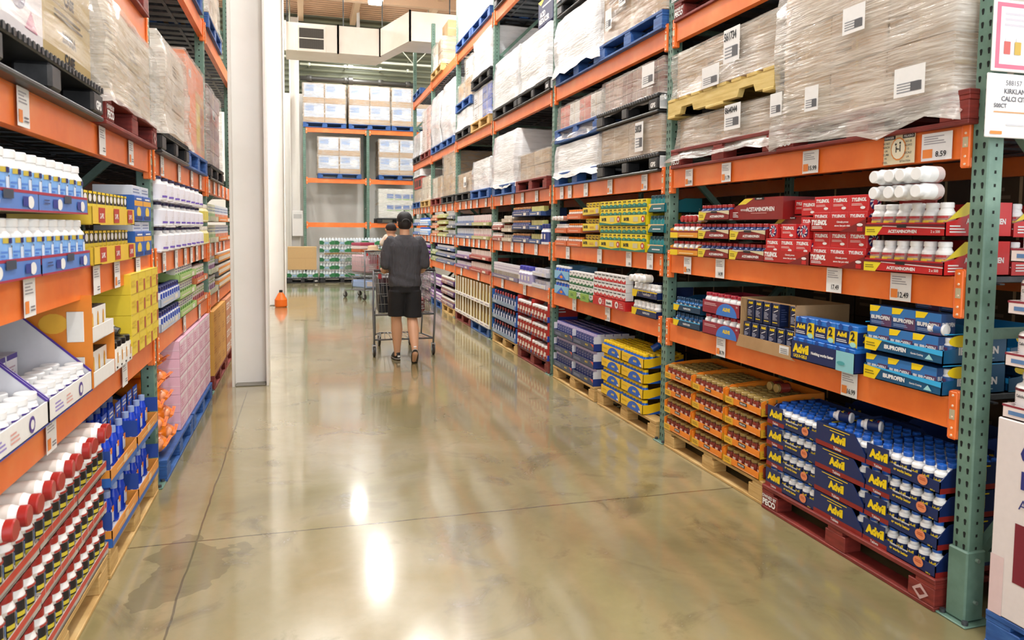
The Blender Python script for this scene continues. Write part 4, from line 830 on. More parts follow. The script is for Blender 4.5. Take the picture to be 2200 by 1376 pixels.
wtt = tray(.42, .3, .055, .1, NAVY, [('p', [(0, 0), (.16, 0), (.24, 1), (0, 1)], YEL), ('r', 0, .85, 1, 1, YEL), ('t', 'NAPROXEN', .6, .5, .3, PAPER, .5, .03)], inner=C('#d9c58c'))
block(f, 1.86, 0, .42, .3, 2, .14, wtt, wt, 6, 1, 'navy and yellow tray beside the second upright', 'all-white bottle', 'navy and yellow tray', cat='bottle')
for i in range(3): inst(wt, f.p(1.96+i*.08, .04, .29), 0, 'all-white bottle lying on the navy and yellow trays, %s from left' % ORD[i], 'bottle', rot=(PI/2, 0, -PI/2))
# second shelf
f = FR(7.14, 1.372, -.02)
ob = bottle(.024, .088, C('#e9ddd2', .3), ORG, C('#c9a89a', .4), (.1, .6), .85, .2, [('r', -.014, .1, .014, .9, C('#b8442a'))], 10, one=True)
w2 = bottle(.024, .088, WB, C('#e6ded8', .4), C('#c98a72', .4), (.1, .6), .85, .2, [('r', -.006, .1, .018, .9, C('#d8d4d0'))], 10, one=True)
o_t = tray(.37, .3, .05, .09, C('#e0703a', .45), [('l', .15, .35, .8, .6, 1, C('#f3c9ae'))], inner=C('#f0b48a'))
block(f, .02, 0, .34, .3, 2, .125, tray(.34, .3, .05, .09, C('#e0703a', .45), [('l', .15, .35, .8, .6, 1, C('#f3c9ae'))]), w2, 6, 1, 'salmon tray of pale bottles by the third upright', 'pale bottle', 'salmon tray, third upright', cat='bottle')
for i in range(3): inst(w2, f.p(.06+i*.1, .05, .275), 0, 'pale bottle lying on the salmon trays, %s from left' % ORD[i], 'bottle', rot=(PI/2, 0, -PI/2))
block(f, .38, 0, .37, .3, 3, .13, o_t, ob, 7, 1, 'orange tray of orange-capped bottles, second bay', 'orange-capped bottle', 'orange tray, second bay', cat='bottle')
yb2 = bx(.07, .05, .06, C('#e8c818', .4), [('p', [(0, 0), (1, 0), (1, .3), (0, .5)], C('#5e2a1e')), ('t', 'BAYER', .5, .72, .2, INK, .85, .04)])
block(f, .79, 0, .4, .3, 3, .145, tray(.4, .3, .075, .1, C('#e9cf22', .4), [('p', [(0, 0), (1, 0), (1, .25), (0, .1)], C('#5e2a1e')), ('t', 'BAYER', .2, .6, .35, INK, .3, .06), ('l', .45, .4, .7, .7, 2, C('#d08a3a')), ('e', .86, .55, .08, .3, C('#c9b8b0'))]), yb2, 5, 1, 'mustard tray with brown wave, second bay', 'mustard box', 'mustard tray with brown wave', lift=.06, group='mustard boxes')
by = bx(.088, .05, .062, C('#f2d81e', .35), [('p', [(0, 0), (1, 0), (1, .4), (.5, .55), (0, .35)], C('#1d6b5a')), ('t', 'BAYER', .5, .78, .22, INK, .8, .05), ('e', .5, .35, .25, .2, C('#3a9a86'))])
byt = tray(.44, .3, .08, .1, C('#f2d81e', .35), [('p', [(0, 0), (1, 0), (1, .28), (.6, .12), (0, .3)], C('#1d7a66')), ('t', 'BAYER', .24, .6, .34, INK, .3, .07), ('r', .52, .35, .72, .8, C('#cfc79a')), ('e', .91, .6, .07, .3, C('#c8372e')), ('e', .91, .6, .03, .16, PAPER)], sideh=.08)
for c, nm in enumerate(('far half', 'near half')):
    for k in range(2):
        inst(byt, f.p(1.22+c*.45, -.01, k*.205), f.r, 'bright yellow tray with teal wave and red shield, %s tier, %s' % (TI[2][k], nm), 'tray', 'bright yellow trays')
        for j in range(2):
            for i in range(5): inst(by, f.p(1.22+c*.45+.045+i*.0885, .0, k*.205+.074+j*.064), f.r, 'yellow box with teal wave, %s from left, %s layer, %s tray, %s' % (ORD[i], ('lower', 'upper')[j], TI[2][k], nm), 'box', 'yellow boxes with teal wave')
tq = bottle(.027, .085, C('#1f6a70', .25), C('#17454e', .35), C('#2b8f92', .35), (.1, .62), .85, .22, [('e0',)][:0], 10, one=True)
block(f, 2.13, 0, .23, .3, 3, .15, tray(.25, .3, .062, .1, C('#16707a', .35), [('r', 0, .88, 1, 1, C('#e9c79a')), ('p', [(0, .88), (.2, .88), (0, .2)], YEL), ('l', .3, .3, .8, .6, 1, PAPER)], inner=TEAL), tq, 4, 1, 'teal tray with cream rim beside the second upright', 'dark teal bottle', 'teal tray with cream rim', cat='bottle', lift=.04)
for y, z, nm in ((5.75, .885, 'lowest'), (6.55, .885, 'lowest'), (4.98, 1.372, 'second'), (5.35, 1.372, 'second'), (5.95, 1.372, 'second'), (6.75, 1.372, 'second'), (5.1, 1.965, 'third'), (5.75, 1.965, 'third'), (6.3, 1.965, 'third'), (6.72, 1.965, 'third'), (6.95, 1.965, 'third')):
    price(FR(y, z-.124), 0, 0, None, 'pale price card on the second bay %s beam, %s centimetres from second upright' % (nm, round((y-4.7)*100)) if 0 else 'pale price card on the second bay %s beam, %s' % (nm, {5.75: 'near middle', 6.55: 'far part', 4.98: 'beside the second upright', 5.35: 'right part', 5.95: 'middle', 6.75: 'beside third upright', 5.1: 'nearest of five', 6.3: 'third of five', 6.72: 'fourth of five', 6.95: 'farthest of five'}[y]+('' if not (y == 5.75 and z > 1.9) else ' again')), .1, .12, y in (5.1, 5.75))
# ---------------- farther right bays, small goods ----------------
def generic(bay, shelf, z, lst):
    """lst: (y from far end, width, tiers, pitch, tray colour or None, item proto, count, description, short)"""
    for q in lst:
        x0, W_, tr, pt, tc, it, n_, td, idn, sh = q
        T = tray(W_-.01, .3, .05, .09, C(tc, .45), [('l', .1, .3, .6, .7, 1, C('#d9d3c6')), ('r', .7, .2, .85, .8, C('#e8e2d5'))]) if tc else None
        block(FR(YR[bay]+BAY-.05, z, -.02), x0, 0, W_-.01, .3, tr, pt, T, it, n_, 1, td, idn, sh, group=sh, lift=.008 if tc else .001)
def sbox(w_, h_, col, c2, c3=None, nm=None): nm = nm or ('supplement_carton' if w_ >= .1 else 'vitamin_packet'); return bx(w_*.94, .06, h_, C(col, .4), [('r', .1, .1, .9, .45, C(c2)), ('l', .15, .55, .85, .9, 2, C(c3 or '#f0ede6'))], nm=nm)
def sbot(r, h, body, cap, lab): return bottle(*(r, h, C(body, .3), C(cap, .4), C(lab, .4), (.12, .6), .8, .22, [('r', -r*.5, .3, r*.5, .8, C('#efeae0'))], 8), one=True, nm='supplement_bottle' if r < .035 else 'large_bottle')
# third bay floor: blue bag trays and red jar trays
pallet(FR(9.66, 0, -.02), 0, 0, 0, 'wood', 'raw wood pallet under the blue bag trays, third bay', 1.2)
pallet(FR(8.42, 0, -.02), 0, 0, 0, 'red', 'red pallet under the red and white jar trays, third bay', 1.15)
m = MB(); m.lathe([(.05, 0), (.055, .03), (.055, .09), (.03, .13)], C('#2c3f66', .25), 8, ax=(1, .45)); m.lathe([(.03, .13), (.034, .165), (.02, .17)], C('#b03540', .3), 8, ax=(1, .3)); m.box(-.03, -.027, .04, .03, -.024, .1, C('#c8cde0'))
bag = ('snack_bag', m.mesh('snack_bag'), [])
bt = tray(1.16, .34, .055, .18, C('#8196b0', .45), [('l', .05+.2*i, .25, .2+.2*i, .75, 2, C('#d7dde6')) for i in range(5)][:1]+[('r', .95, 0, 1, 1, BLUE)], [('r', 0, 0, 1, 1, C('#2468c0'))], inner=C('#3e4d66'))
block(FR(9.66, .136, -.025), 0, 0, 1.16, .34, 3, .2, bt, bag, 9, 1, 'grey-blue tray of bags, third bay floor', 'dark blue bag', 'grey-blue tray, third bay', cat='bag')
rj = bottle(.05, .15, C('#8a4a3a', .3), WB, C('#a8322c', .35), (.15, .75), .9, .18, [('r', -.03, .2, .03, .7, C('#e9dcd0'))], 12, one=True, nm='jar', neck=.0)
for c, nm in enumerate(('left', 'right')):
    block(FR(8.42, .136, -.025), c*.57, 0, .55, .34, 3, .205, tray(.55, .34, .06, .2, C('#d5d2d6', .45), [('r', 0, 0, 1, .5, C('#3853a4')), ('r', 0, .5, 1, 1, PAPER), ('l', .1, .15, .8, .4, 1, PAPER)], [('r', 0, 0, 1, .3, C('#2740a8')), ('r', 0, .3, 1, 1, C('#c23028')), ('l', .2, .5, .6, .8, 2, PAPER)], inner=C('#c23028')), rj, 5, 1, 'blue and white jar tray, %s column, third bay floor' % nm, 'white-capped jar', 'third bay jar tray, '+nm, cat='jar')
# fourth bay floor: white crates of yellow bags
m = MB(); W_, H_ = .585, .3
for i in range(4): m.cbox(i*(W_-.02)/3, 0, 0, i*(W_-.02)/3+.02, .012, H_, C('#efece2', .5), .003).box(i*(W_-.02)/3+.004, .012, 0, i*(W_-.02)/3+.016, .22, H_-.01, C('#a8875a', .6))
m.box(0, .5, 0, W_, .51, H_, C('#b9a98a', .6)); m.cbox(0, -.006, 0, W_, .0, .055, C('#f0eee9', .5), .002); m.art('F', (0, -.006, 0, W_, .5, .055), [('l', .1, .3, .4, .7, 1, C('#7a6a9a')), ('l', .6, .3, .9, .7, 1, C('#7a6a9a'))])
m.box(.0, 0, 0, W_, .5, .004, CREAM); wcr = ('display_crate', m.mesh('display_crate'), [])
m = MB().lathe([(.065, 0), (.08, .04), (.074, .17), (.03, .24)], C('#d8c94a', .3), 8, ax=(1, .5)); ybag = ('yellow_bag', m.mesh('yellow_bag'), [])
for c in range(4):
    for k in range(2):
        fz = .136+k*.305; f = FR(12.16, fz, -.03)
        inst(wcr, f.p(c*.595, 0), f.r, 'white divided crate of yellow bags, %s from left, %s layer' % (ORD[c], TI[2][k]), 'crate', 'white divided crates')
        for i in range(3): inst(ybag, f.p(c*.595+.103+i*.188, .055, .006), f.r, 'pale yellow bag, %s slot of the %s %s crate' % (ORD[i], ORD[c], TI[2][k]), 'bag', 'pale yellow bags')
pallet(FR(12.215, 0, -.02), 0, 0, 0, 'red', 'red pallet under the white divided crates, fourth bay', 1.16); pallet(FR(11.02, 0, -.02), 0, 0, 0, 'blue', 'blue pallet under the white divided crates, fourth bay', 1.17)
pallet(FR(14.67, 0, -.02), 0, 0, 0, 'blue', 'blue pallet under purple trays, fifth bay', 1.16); pallet(FR(13.47, 0, -.02), 0, 0, 0, 'wood', 'raw wood pallet under purple trays, fifth bay', 1.16)
generic(4, 0, .136, [(0, .6, 2, .28, '#6a3a86', sbot(.04, .2, '#c9b6d8', '#5a2a70', '#8a55a8'), 7, 'purple tray, fifth bay floor far', 'lilac bottle', 'purple tray, fifth bay far'), (.6, .6, 2, .28, '#58307a', sbot(.04, .2, '#d8cfe0', '#5a2a70', '#9a6ab8'), 7, 'purple tray, fifth bay floor middle', 'lilac bottle', 'purple tray, fifth bay middle'),
                     (1.2, .6, 3, .19, '#a85a4a', sbot(.04, .13, '#7a5a48', '#f0eee8', '#8a4a6a'), 7, 'rust tray, fifth bay floor', 'white-capped brown jar', 'rust tray, fifth bay'), (1.8, .58, 3, .19, '#5a3a6a', sbot(.04, .13, '#7a5a48', '#f0eee8', '#5a3a7a'), 7, 'plum tray, fifth bay floor', 'white-capped brown jar', 'plum tray, fifth bay')])
generic(5, 0, .01, [(.0, 1.2, 3, .22, '#5a4a7a', sbox(.15, .16, '#7a4a90', '#c9a8d8'), 8, 'violet tray, sixth bay floor left', 'violet carton', 'violet tray, sixth bay left'), (1.2, 1.2, 3, .22, '#6a3a6a', sbox(.15, .16, '#8a4a6a', '#d8b8c8'), 8, 'plum tray, sixth bay floor right', 'plum carton', 'plum tray, sixth bay right')])
# lowest shelf, bays 3 to 6
generic(2, 1, .885, [(.0, 1.3, 1, .2, '#7f7596', sbox(.062, .19, '#e6e2ea', '#8a7a50', '#b8a8c8'), 20, 'mauve tray, third bay lowest shelf', 'slim white packet', 'mauve tray, third bay'),
                      (1.35, .5, 1, .2, None, sbot(.06, .22, '#f2f1f6', '#4a4ab0', '#b8b0d8'), 4, '', 'large white jug', 'third bay lowest shelf'), (1.85, .5, 2, .13, '#dcdce8', sbox(.12, .08, '#e8e8f2', '#4a5ab8'), 4, 'white tray beside third upright', 'white blue-striped carton', 'white tray, third upright')])
generic(3, 1, .885, [(.0, 1.1, 2, .16, '#8d6aa0', sbox(.09, .1, '#dcd6e6', '#9a6ab0'), 12, 'lilac tray, fourth bay lowest shelf', 'lilac box', 'lilac tray, fourth bay'), (1.1, 1.25, 2, .19, '#b5483c', sbox(.07, .13, '#ecd8d4', '#c8605a'), 16, 'brick red tray, fourth bay lowest shelf', 'pale pink packet', 'brick red tray, fourth bay')])
generic(4, 1, .885, [(.0, .6, 2, .13, '#a8b870', sbox(.1, .08, '#e6ecd0', '#8ab050'), 6, 'pale green tray, fifth bay lowest shelf', 'green box', 'pale green tray, fifth bay'), (.62, 1.7, 3, .12, '#6a7aa8', sbox(.1, .08, '#e8e6ee', '#5a6ab0'), 16, 'steel blue tray, fifth bay lowest shelf', 'white and blue box', 'steel blue tray, fifth bay')])
generic(5, 1, .885, [(.0, 2.3, 3, .12, '#7a4aa0', sbox(.1, .08, '#e8e6ee', '#7a4ab0'), 18, 'purple tray, sixth bay lowest shelf', 'white and purple box', 'purple tray, sixth bay')])
# second shelf, bays 3 to 6
generic(2, 2, 1.372, [(.0, .5, 2, .14, '#a04a3e', sbot(.03, .1, '#f0eeea', '#e8e4e0', '#c86a5a'), 7, 'brick tray, third bay second shelf', 'white bottle', 'brick tray, third bay'), (.5, .5, 3, .12, '#c9b8a0', sbox(.08, .08, '#e6dcc8', '#a87a5a'), 5, 'tan tray, third bay second shelf', 'cream box', 'tan tray, third bay'),
                      (1.0, .7, 3, .155, '#2c3a6e', sbot(.03, .1, '#2c3560', '#c08a5a', '#3c4a8a'), 10, 'navy tray, third bay second shelf', 'navy bottle', 'navy tray, third bay'), (1.7, .45, 3, .155, '#3a568e', sbox(.06, .1, '#d8d880', '#4a70b0', '#f0e6a0'), 7, 'blue and yellow tray, third bay', 'yellow-topped box', 'blue and yellow tray, third bay'), (2.17, .2, 1, .2, None, sbot(.05, .22, '#f0f0f4', '#2c3a7a', '#3c4a90'), 2, '', 'tall white jug', 'beside third upright')])
generic(3, 2, 1.372, [(.0, 1.25, 2, .2, '#8590b0', sbox(.1, .15, '#c4ccde', '#3a62a8'), 11, 'silver blue tray, fourth bay second shelf', 'silver blue box', 'silver blue tray, fourth bay'), (1.25, 1.1, 2, .2, '#b8b878', sbox(.1, .15, '#eedadd', '#d890a0'), 10, 'lime and pink tray, fourth bay', 'pale pink box', 'lime and pink tray, fourth bay')])
generic(4, 2, 1.372, [(.0, .75, 3, .15, '#e07a4a', sbox(.12, .1, '#f0b48a', '#e08a5a'), 6, 'peach tray, fifth bay second shelf', 'peach box', 'peach tray, fifth bay'), (.76, .95, 4, .115, '#c8cc7a', sbox(.1, .07, '#e8e8b0', '#7aa04a'), 9, 'yellow-green tray, fifth bay second shelf', 'yellow-green box', 'yellow-green tray, fifth bay'), (1.72, .6, 3, .16, '#7a8290', sbox(.1, .12, '#c8ccd4', '#8a90a0'), 5, 'grey tray, fifth bay second shelf', 'grey box', 'grey tray, fifth bay')])
generic(5, 2, 1.372, [(.0, 1.2, 2, .2, '#3a72c8', sbox(.15, .14, '#d8e2ee', '#3a7ad0'), 8, 'azure tray, sixth bay second shelf', 'azure box', 'azure tray, sixth bay'), (1.2, 1.1, 2, .2, '#5a8ad8', sbot(.06, .16, '#dfe6f0', '#2a5ac0', '#8ab0e0'), 8, 'sky blue tray, sixth bay second shelf', 'white blue-capped jug', 'sky blue tray, sixth bay')])
for k in range(2, 6):                                  # price cards on the far beams
    for z, nm, n_ in ((.885, 'lowest', (2, 2, 1, 3)[k-2]), (1.372, 'second', (4, 6, 7, 6)[k-2]), (1.965, 'third', (4, 5, 5, 6)[k-2])):
        for i in range(n_): price(FR(YR[k]+BAY*(i+.7+.2*math.sin(i*5+k))/(n_+.4), z-.124), 0, 0, None, 'pale price card, %s bay %s beam, %s from the near end' % (OW[k], nm, ORD[i]), .11, .12, False)
# ---------------- left racks ----------------
def LP(kind, y, z, label, w=1.15, ly=-.03, txt=None, lz=0): pallet(FL(y, z), 0, ly, lz, kind, label, w, 1.0, txt)
LP('black', 2.22, 1.97, 'dusty black pallet at the top left, near left bay third shelf', 1.2, -.05, 'GPS')
m_ = [C('#c3a873', .6), C('#e9e5e4', .5)]
load(FL(2.24, 1.97), 0, -.02, .145, 1.15, .95, .42, 2, 2, [C('#ece8ec', .5), C('#bfa66f', .6)], 'wrapped white and yellowish cartons on the dusty black pallet', FILMC, .04, .02, [], art=lambda i, k: [('t', '20050A', .5, .5, .2, INK, .8, .05), ('t', 'CASE', .5, .15, .2, INK, .6, .06), ('l', .2, .75, .8, .92, 2, C('#4a3a20'))] if i else [('e', .6, .6, .12, .2, C('#3a3470')), ('p', [(.7, .2), (.8, .5), (.9, .2)], C('#c05a8a'))])
LP('red', 3.46, 1.97, 'red pallet on the near left bay third shelf beside the upright', 1.12, -.05, 'PECO')
load(FL(3.46, 1.97), .02, -.03, .136, 1.08, .95, .42, 2, 2, [C('#cdb894', .5), C('#bda67e', .5)], 'tall film-wrapped pale load beside the near left upright', FILM, .04, .02, skirt=.05)
LP('red', 3.42, 2.69, 'red pallet overhead on the topmost near left shelf', 1.12, -.03)
load(FL(3.42, 2.69), .02, 0, .136, 1.02, .95, .6, 2, 2, [C('#d9d5d2', .5)], 'grey wrapped load overhead on the topmost near left shelf', FILMC, .02)
LP('black', 4.73, 1.97, 'black pallet under the cloudy wrapped load, second left bay', 1.08, -.05)
load(FL(4.73, 1.97), .02, -.03, .145, 1.04, .95, .56, 2, 3, [C('#d3c3b0', .5), C('#c9b59c', .5)], 'cloudy wrapped tall load, second left bay third shelf', FILM, .05, .02, skirt=.03)
LP('blue', 5.85, 1.97, 'dark blue pallet under the bright orange box, second left bay', 1.1, -.04)
load(FL(5.85, 1.97), .02, -.02, .136, 1.08, .95, .72, 1, 1, [C('#ee7f3c', .4)], 'bright orange printed box in film, second left bay third shelf', FILMC, .0, 0, art=lambda i, k: [('r', .52, .05, .97, .72, C('#d9a05a')), ('r', .56, .1, .74, .6, C('#e0c04a')), ('r', .78, .1, .94, .6, C('#b8683a')), ('t', 'eal', .25, .85, .12, PAPER, .3, .03), ('t', 'n', .2, .55, .07, MAR, .3, .03), ('t', 'ive', .2, .28, .08, PAPER, .3, .03), ('t', 'yo', .2, .16, .08, PAPER, .3, .03)])
LP('black', 7.28, 1.97, 'black pallet under maroon filmed sacks, third left bay', 1.15)
load(FL(7.28, 1.97), .02, 0, .145, 1.1, .95, .72, 1, 5, [C('#6e2420', .3), C('#8a3a34', .3)], 'maroon sacks stacked under glossy film, third left bay', FILMC, .0, .01, [(.12, .62, .2, .08, None)])
LP('blue', 7.28, 3.34, 'blue pallet on the topmost shelf, third left bay', 1.15); load(FL(7.28, 3.34), .02, 0, .136, 1.1, .95, .42, 2, 3, [TANC, C('#cdb79a', .6)], 'tan cartons under torn film, topmost shelf third left bay', FILM)
LP('blue', 5.75, 3.34, 'blue pallet on the topmost shelf, second left bay', 1.15); load(FL(5.75, 3.34), .02, 0, .136, 1.1, .95, .7, 2, 3, [TANC], 'tan load on the topmost shelf, second left bay', FILM)
# near bay, second shelf: white jugs with light blue labels
jug = bottle(.041, .178, WB, WB, C('#86b4ea', .4), (.06, .68), .76, .14, [('r', -.012, .25, .018, .75, C('#d9e4f4')), ('l', -.035, .3, -.016, .7, 4, C('#5a86d0')), ('r', -.03, .86, .03, 1, C('#c8b24a')), ('e0',)][:3]+[('r', -.012, .86, .02, 1, C('#2c2f6a')), ('r', .022, .5, .034, .8, C('#e79a3a'))], 18, neck=.05, nm='white_jug')
jt = tray(.555, .34, .065, .12, C('#5c86cf', .4), [('r', 0, .86, 1, 1, C('#a83048')), ('r', 0, 0, 1, .1, C('#a83048')), ('e', .38, .45, .05, .3, PAPER), ('r', .25, .25, .34, .7, C('#2a3a8e')), ('e', .86, .45, .05, .3, PAPER), ('r', .74, .25, .82, .7, C('#2a3a8e')), ('l', .08, .4, .18, .7, 2, C('#3a4a7a')), ('r', .46, .55, .6, .95, C('#3c4656'))], [('r', 0, .3, 1, .5, C('#a83048'))], inner=C('#d9c9a0'))
for c, nm in enumerate(('outer', 'inner')):
    block(FL(2.12, 1.38, -.03), c*.56, 0, .555, .34, 2, .205, jt, jug, 6, 1, 'light blue jug tray with crimson edges, %s one' % ('nearest camera', 'beside yellow trays')[c], 'big white jug', 'light blue tray, '+('nearest camera' if c == 0 else 'beside yellow trays'), cat='jug', group='big white jugs', iy=.05)
yb3 = bx(.062, .05, .135, C('#ecd53a', .4), [('r', 0, .62, 1, 1, BLACK), ('e', .5, .8, .35, .12, PAPER), ('r', .1, .93, .9, 1, YEL), ('p', [(.3, .05), (.8, .05), (.6, .3)], C('#3a5a9a')), ('l', .15, .35, .85, .55, 2, C('#c08a3a'))], T=[('r', 0, 0, 1, 1, C('#d9d28a'))], nm='yellow_packet')
y3t = tray(.76, .3, .075, .1, C('#ecc53a', .4), [('r', .12, .12, .26, .95, C('#b83a2a')), ('t', '2-PK', .19, .5, .3, PAPER, .12, .03), ('r', .45, .12, .58, .95, C('#b83a2a')), ('t', '2-PK', .515, .5, .3, PAPER, .12, .03), ('r', .8, .12, .93, .95, C('#b83a2a')), ('t', '2-PK', .865, .5, .3, PAPER, .12, .03)])
block(FL(3.29, 1.38, -.03), 0, 0, .76, .3, 2, .165, y3t, yb3, 11, 1, 'yellow tray with dark red squares, near left second shelf', 'yellow and black packet', 'yellow tray, near left bay', cat='packet', group='yellow and black packets')
bb3 = bx(.2, .2, .13, C('#2c62b8', .4), [('r', 0, .6, 1, .8, C('#e5a83a')), ('e', .5, .35, .25, .22, C('#e8c84a')), ('r', .1, .05, .9, .2, C('#1a3a7a')), ('l', .2, .82, .8, .95, 1, PAPER)], nm='blue_carton')
for k in range(2):
    for i in range(2): inst(bb3, FL(4.1, 1.38, -.02).p(.1+i*.21, 0, k*.185+.001), PI/2, 'blue and gold carton beside the near left upright, %s %s' % (TI[2][k], ('left', 'right')[i]), 'carton', 'blue and gold cartons')
    for i in range(2): inst(bottle(.05, .054, WB, WB, None, capr=.8) if 0 else bx(.19, .18, .05, C('#cfd6e4', .4), [('l', .1, .2, .9, .8, 2, C('#7a8ab0'))], nm='flat_carton'), FL(4.1, 1.38, -.02).p(.1+i*.21, .01, .132+k*.185), PI/2, 'flat pale carton between blue and gold ones, %s %s' % (TI[2][k], ('left', 'right')[i]), 'carton')
# near bay, lowest shelf
pp = bx(.1, .05, .16, C('#f1eff2', .4), [('r', 0, .88, 1, 1, PURP), ('l', .12, .45, .8, .75, 4, C('#c9a9b8')), ('r', .1, .15, .45, .35, C('#8a74c0')), ('r', .1, .37, .3, .42, C('#d0583a'))], T=[('r', 0, 0, 1, 1, C('#d8d4e0'))], nm='white_packet')
pb = bottle(.036, .11, WB, WB, C('#efeef4', .4), (.08, .6), .9, .2, [('r', -.03, .9, .03, 1, PURP), ('r', -.03, .2, .0, .45, C('#7a5cc0')), ('l', -.02, .5, .03, .8, 2, C('#b8a8d0'))], 16, nm='white_tub')
m = MB(); W_, D_ = .5, .5
m.box(0, 0, 0, W_, D_, .005, WHITE).box(0, 0, 0, W_, .005, .075, WHITE).box(0, D_-.005, 0, W_, D_, .36, C('#d5d5da', .5))
for x0 in (0, W_-.005): m.prism([(0, 0), (D_, 0), (D_, .36), (.3, .36), (0, .075)], x0, x0+.005, C('#dddde2', .5), 'x'); m.prism([(0, .07), (.3, .355), (.3, .362), (0, .08)], x0-.001, x0+.006, PURP, 'x')
m.art('F', (0, 0, 0, W_, D_, .075), [('l', .12, .25, .3, .75, 3, C('#9a8ad0')), ('l', .36, .25, .5, .75, 3, C('#e0a8a0')), ('e', .7, .5, .05, .35, PURP), ('e', .7, .5, .03, .2, PAPER), ('r', 0, 0, 1, .06, C('#3a4aa0'))])
wht = ('display_tray', m.mesh('display_tray'), [])
for c in range(2):
    f = FL(2.16+c*.51, .9, -.04); nm = ('nearest camera', 'beside the amber-sliced tray')[c]
    inst(wht, f.p(0, 0), f.r, 'white high-backed tray with violet edges, '+nm, 'tray', 'white high-backed trays')
    for r_ in range(2):
        for i in range(6): inst(pb, f.p(.045+i*.082, .05+r_*.08, .006), f.r, 'white tub, %s from left, %s of tray %s' % (ORD[i], RW[r_], nm), 'tub', 'white tubs')
    for i in range(4): inst(pp, f.p(.07+i*.115, .24, .006), f.r, 'white packet with violet top, %s from left, tray %s' % (ORD[i], nm), 'packet', 'white packets')
tb2 = bx(.085, .06, .12, C('#f0eee8', .4), [('e', .5, .5, .16, .34, C('#e0992a')), ('e', .5, .5, .08, .2, C('#f2c24a'))], T=[('r', 0, 0, 1, 1, BLACK)], nm='black_topped_packet')
tcap = bottle(.033, .12, C('#1c1c1e', .3), C('#161616', .3), C('#efece2', .4), (.1, .75), .9, .22, [('e0',)][:0]+[('r', -.008, .2, .008, .8, C('#e0992a'))], 14, nm='black_capped_jar')
trt = tray(.33, .34, .06, .2, C('#f0efec', .45), [], [('p', [(0, .1), (.5, .95), (1, .95), (1, 0)], C('#e88a2a')), ('e', .6, .4, .15, .2, C('#f0b83a'))])
for c in range(2):
    f = FL(3.2+c*.34, .9, -.04)
    for k in range(2):
        if c == 1 and k == 1: continue
        inst(trt, f.p(0, 0, k*.18), f.r, 'white tray with amber slices, %s, %s tier' % (('left', 'right')[c], TI[2][k]), 'tray', 'white amber trays')
        for i in range(4):
            it = tb2 if c == 0 else tcap; inst(it, f.p(.04+i*.083, .03, .006+k*.18), f.r, '%s, %s from left, %s amber-slice tray, %s tier' % ('black-topped packet' if c == 0 else 'black-capped jar', ORD[i], ('left', 'right')[c], TI[2][k]), 'packet' if c == 0 else 'jar')
            if c == 1 : inst(it, f.p(.04+i*.083, .11, .006+k*.18+.0), f.r, 'black-capped jar, %s from left, rear row of right amber-slice tray' % ORD[i], 'jar')
for i in range(4): inst(tcap, FL(3.54, .9, -.04).p(.04+i*.083, .16, .17), 0, 'black-capped jar lying on the right amber-slice tray, %s from left' % ORD[i], 'jar', rot=(PI/2+.35, 0, PI/2))
yc = bx(.17, .2, .1, C('#ecd23c', .4), [('r', .72, 0, .95, .6, C('#b05a3a')), ('r', 0, .97, 1, 1, C('#c9ac2c')), ('r', .98, 0, 1, 1, C('#c9ac2c')), ('l', .1, .35, .55, .75, 2, C('#d6b838'))], nm='yellow_carton')
for k in range(4):
    for i in range(4): inst(yc, FL(3.92, .9, -.03).p(.09+i*.172, 0, .001+k*.101), PI/2, 'yellow carton with rust square, %s from left, %s layer' % (ORD[i], TI[4][k]), 'carton', 'yellow cartons')
# near bay floor
LP('wood', 2.2, 0, 'yellowish wood pallet under the red-capped bottle trays', 1.22, -.02)
LP('wood', 3.46, 0, 'yellowish wood pallet under the blue packs, near left bay', 1.1, -.02)
rc = bottle(.036, .15, WB, C('#a82a26', .3), C('#e6dfd6', .35), (.05, .68), .88, .17, [('r', -.035, .0, -.004, .9, C('#1d1a1c')), ('r', -.032, .4, -.006, .55, C('#d9c63a')), ('r', -.032, .2, -.006, .34, C('#d9c63a')), ('r', .0, .5, .03, .85, C('#5a80b8')), ('r', .0, .1, .035, .45, C('#f0ece6')), ('r', -.03, .92, .03, 1, C('#b03a30'))], 16, nm='red_capped_bottle', neck=.04)
rt = tray(.41, .36, .045, .09, C('#b5ada6', .3), [('r', 0, .5, 1, 1.02, C('#c9412f')), ('l', .2, .1, .8, .4, 1, C('#7a726c'))], sideh=.045, inner=C('#d8d2c8'))
for c in range(3):
    nm = ('nearest camera', 'middle', 'far')[c]
    block(FL(2.2, .136, -.02), c*.413, 0, .41, .36, 3, .178, rt, rc, 5, [1, 1, 2], 'grey tray with red rail, %s column' % nm, 'red-capped white bottle', '%s red-rail tray' % nm, .085, cat='bottle', group='red-capped white bottles on the left', iy=.042)
for i in range(11): inst(rc, FL(2.2, 0).p(.1+i*.105, .09, .136+.356+.2), 0, 'red-capped white bottle lying on top, %s from the camera end' % ORD[i], 'bottle', 'red-capped white bottles on the left', rot=(PI/2, 0, PI/2+.15*math.sin(i*3)))
m = MB(); m.lathe([(.028, 0), (.032, .01), (.032, .12), (.02, .155)], C('#1d48d0', .2), 12, Matrix.Translation((0, .02, 0)), ax=(1, .7)); m.lathe([(.017, .155), (.017, .185)], C('#9fb4e0', .2), 10, Matrix.Translation((0, .02, 0)))
m.box(-.045, .05, 0, .045, .054, .24, C('#2456c8', .35)); m.art('F', (-.045, .05, 0, .045, .054, .24), [('t', 'Coldex', .5, .86, .1, PAPER, .85, .05)] if 0 else [('l', .1, .8, .9, .95, 2, PAPER), ('r', .1, .7, .3, .78, ORG)])
m.box(-.022, -.004, .04, .022, -.002, .1, C('#dfe6f4')); m.box(-.006, -.005, .085, .022, -.003, .11, ORG)
bp = ('blue_pack', m.mesh('blue_pack'), [])
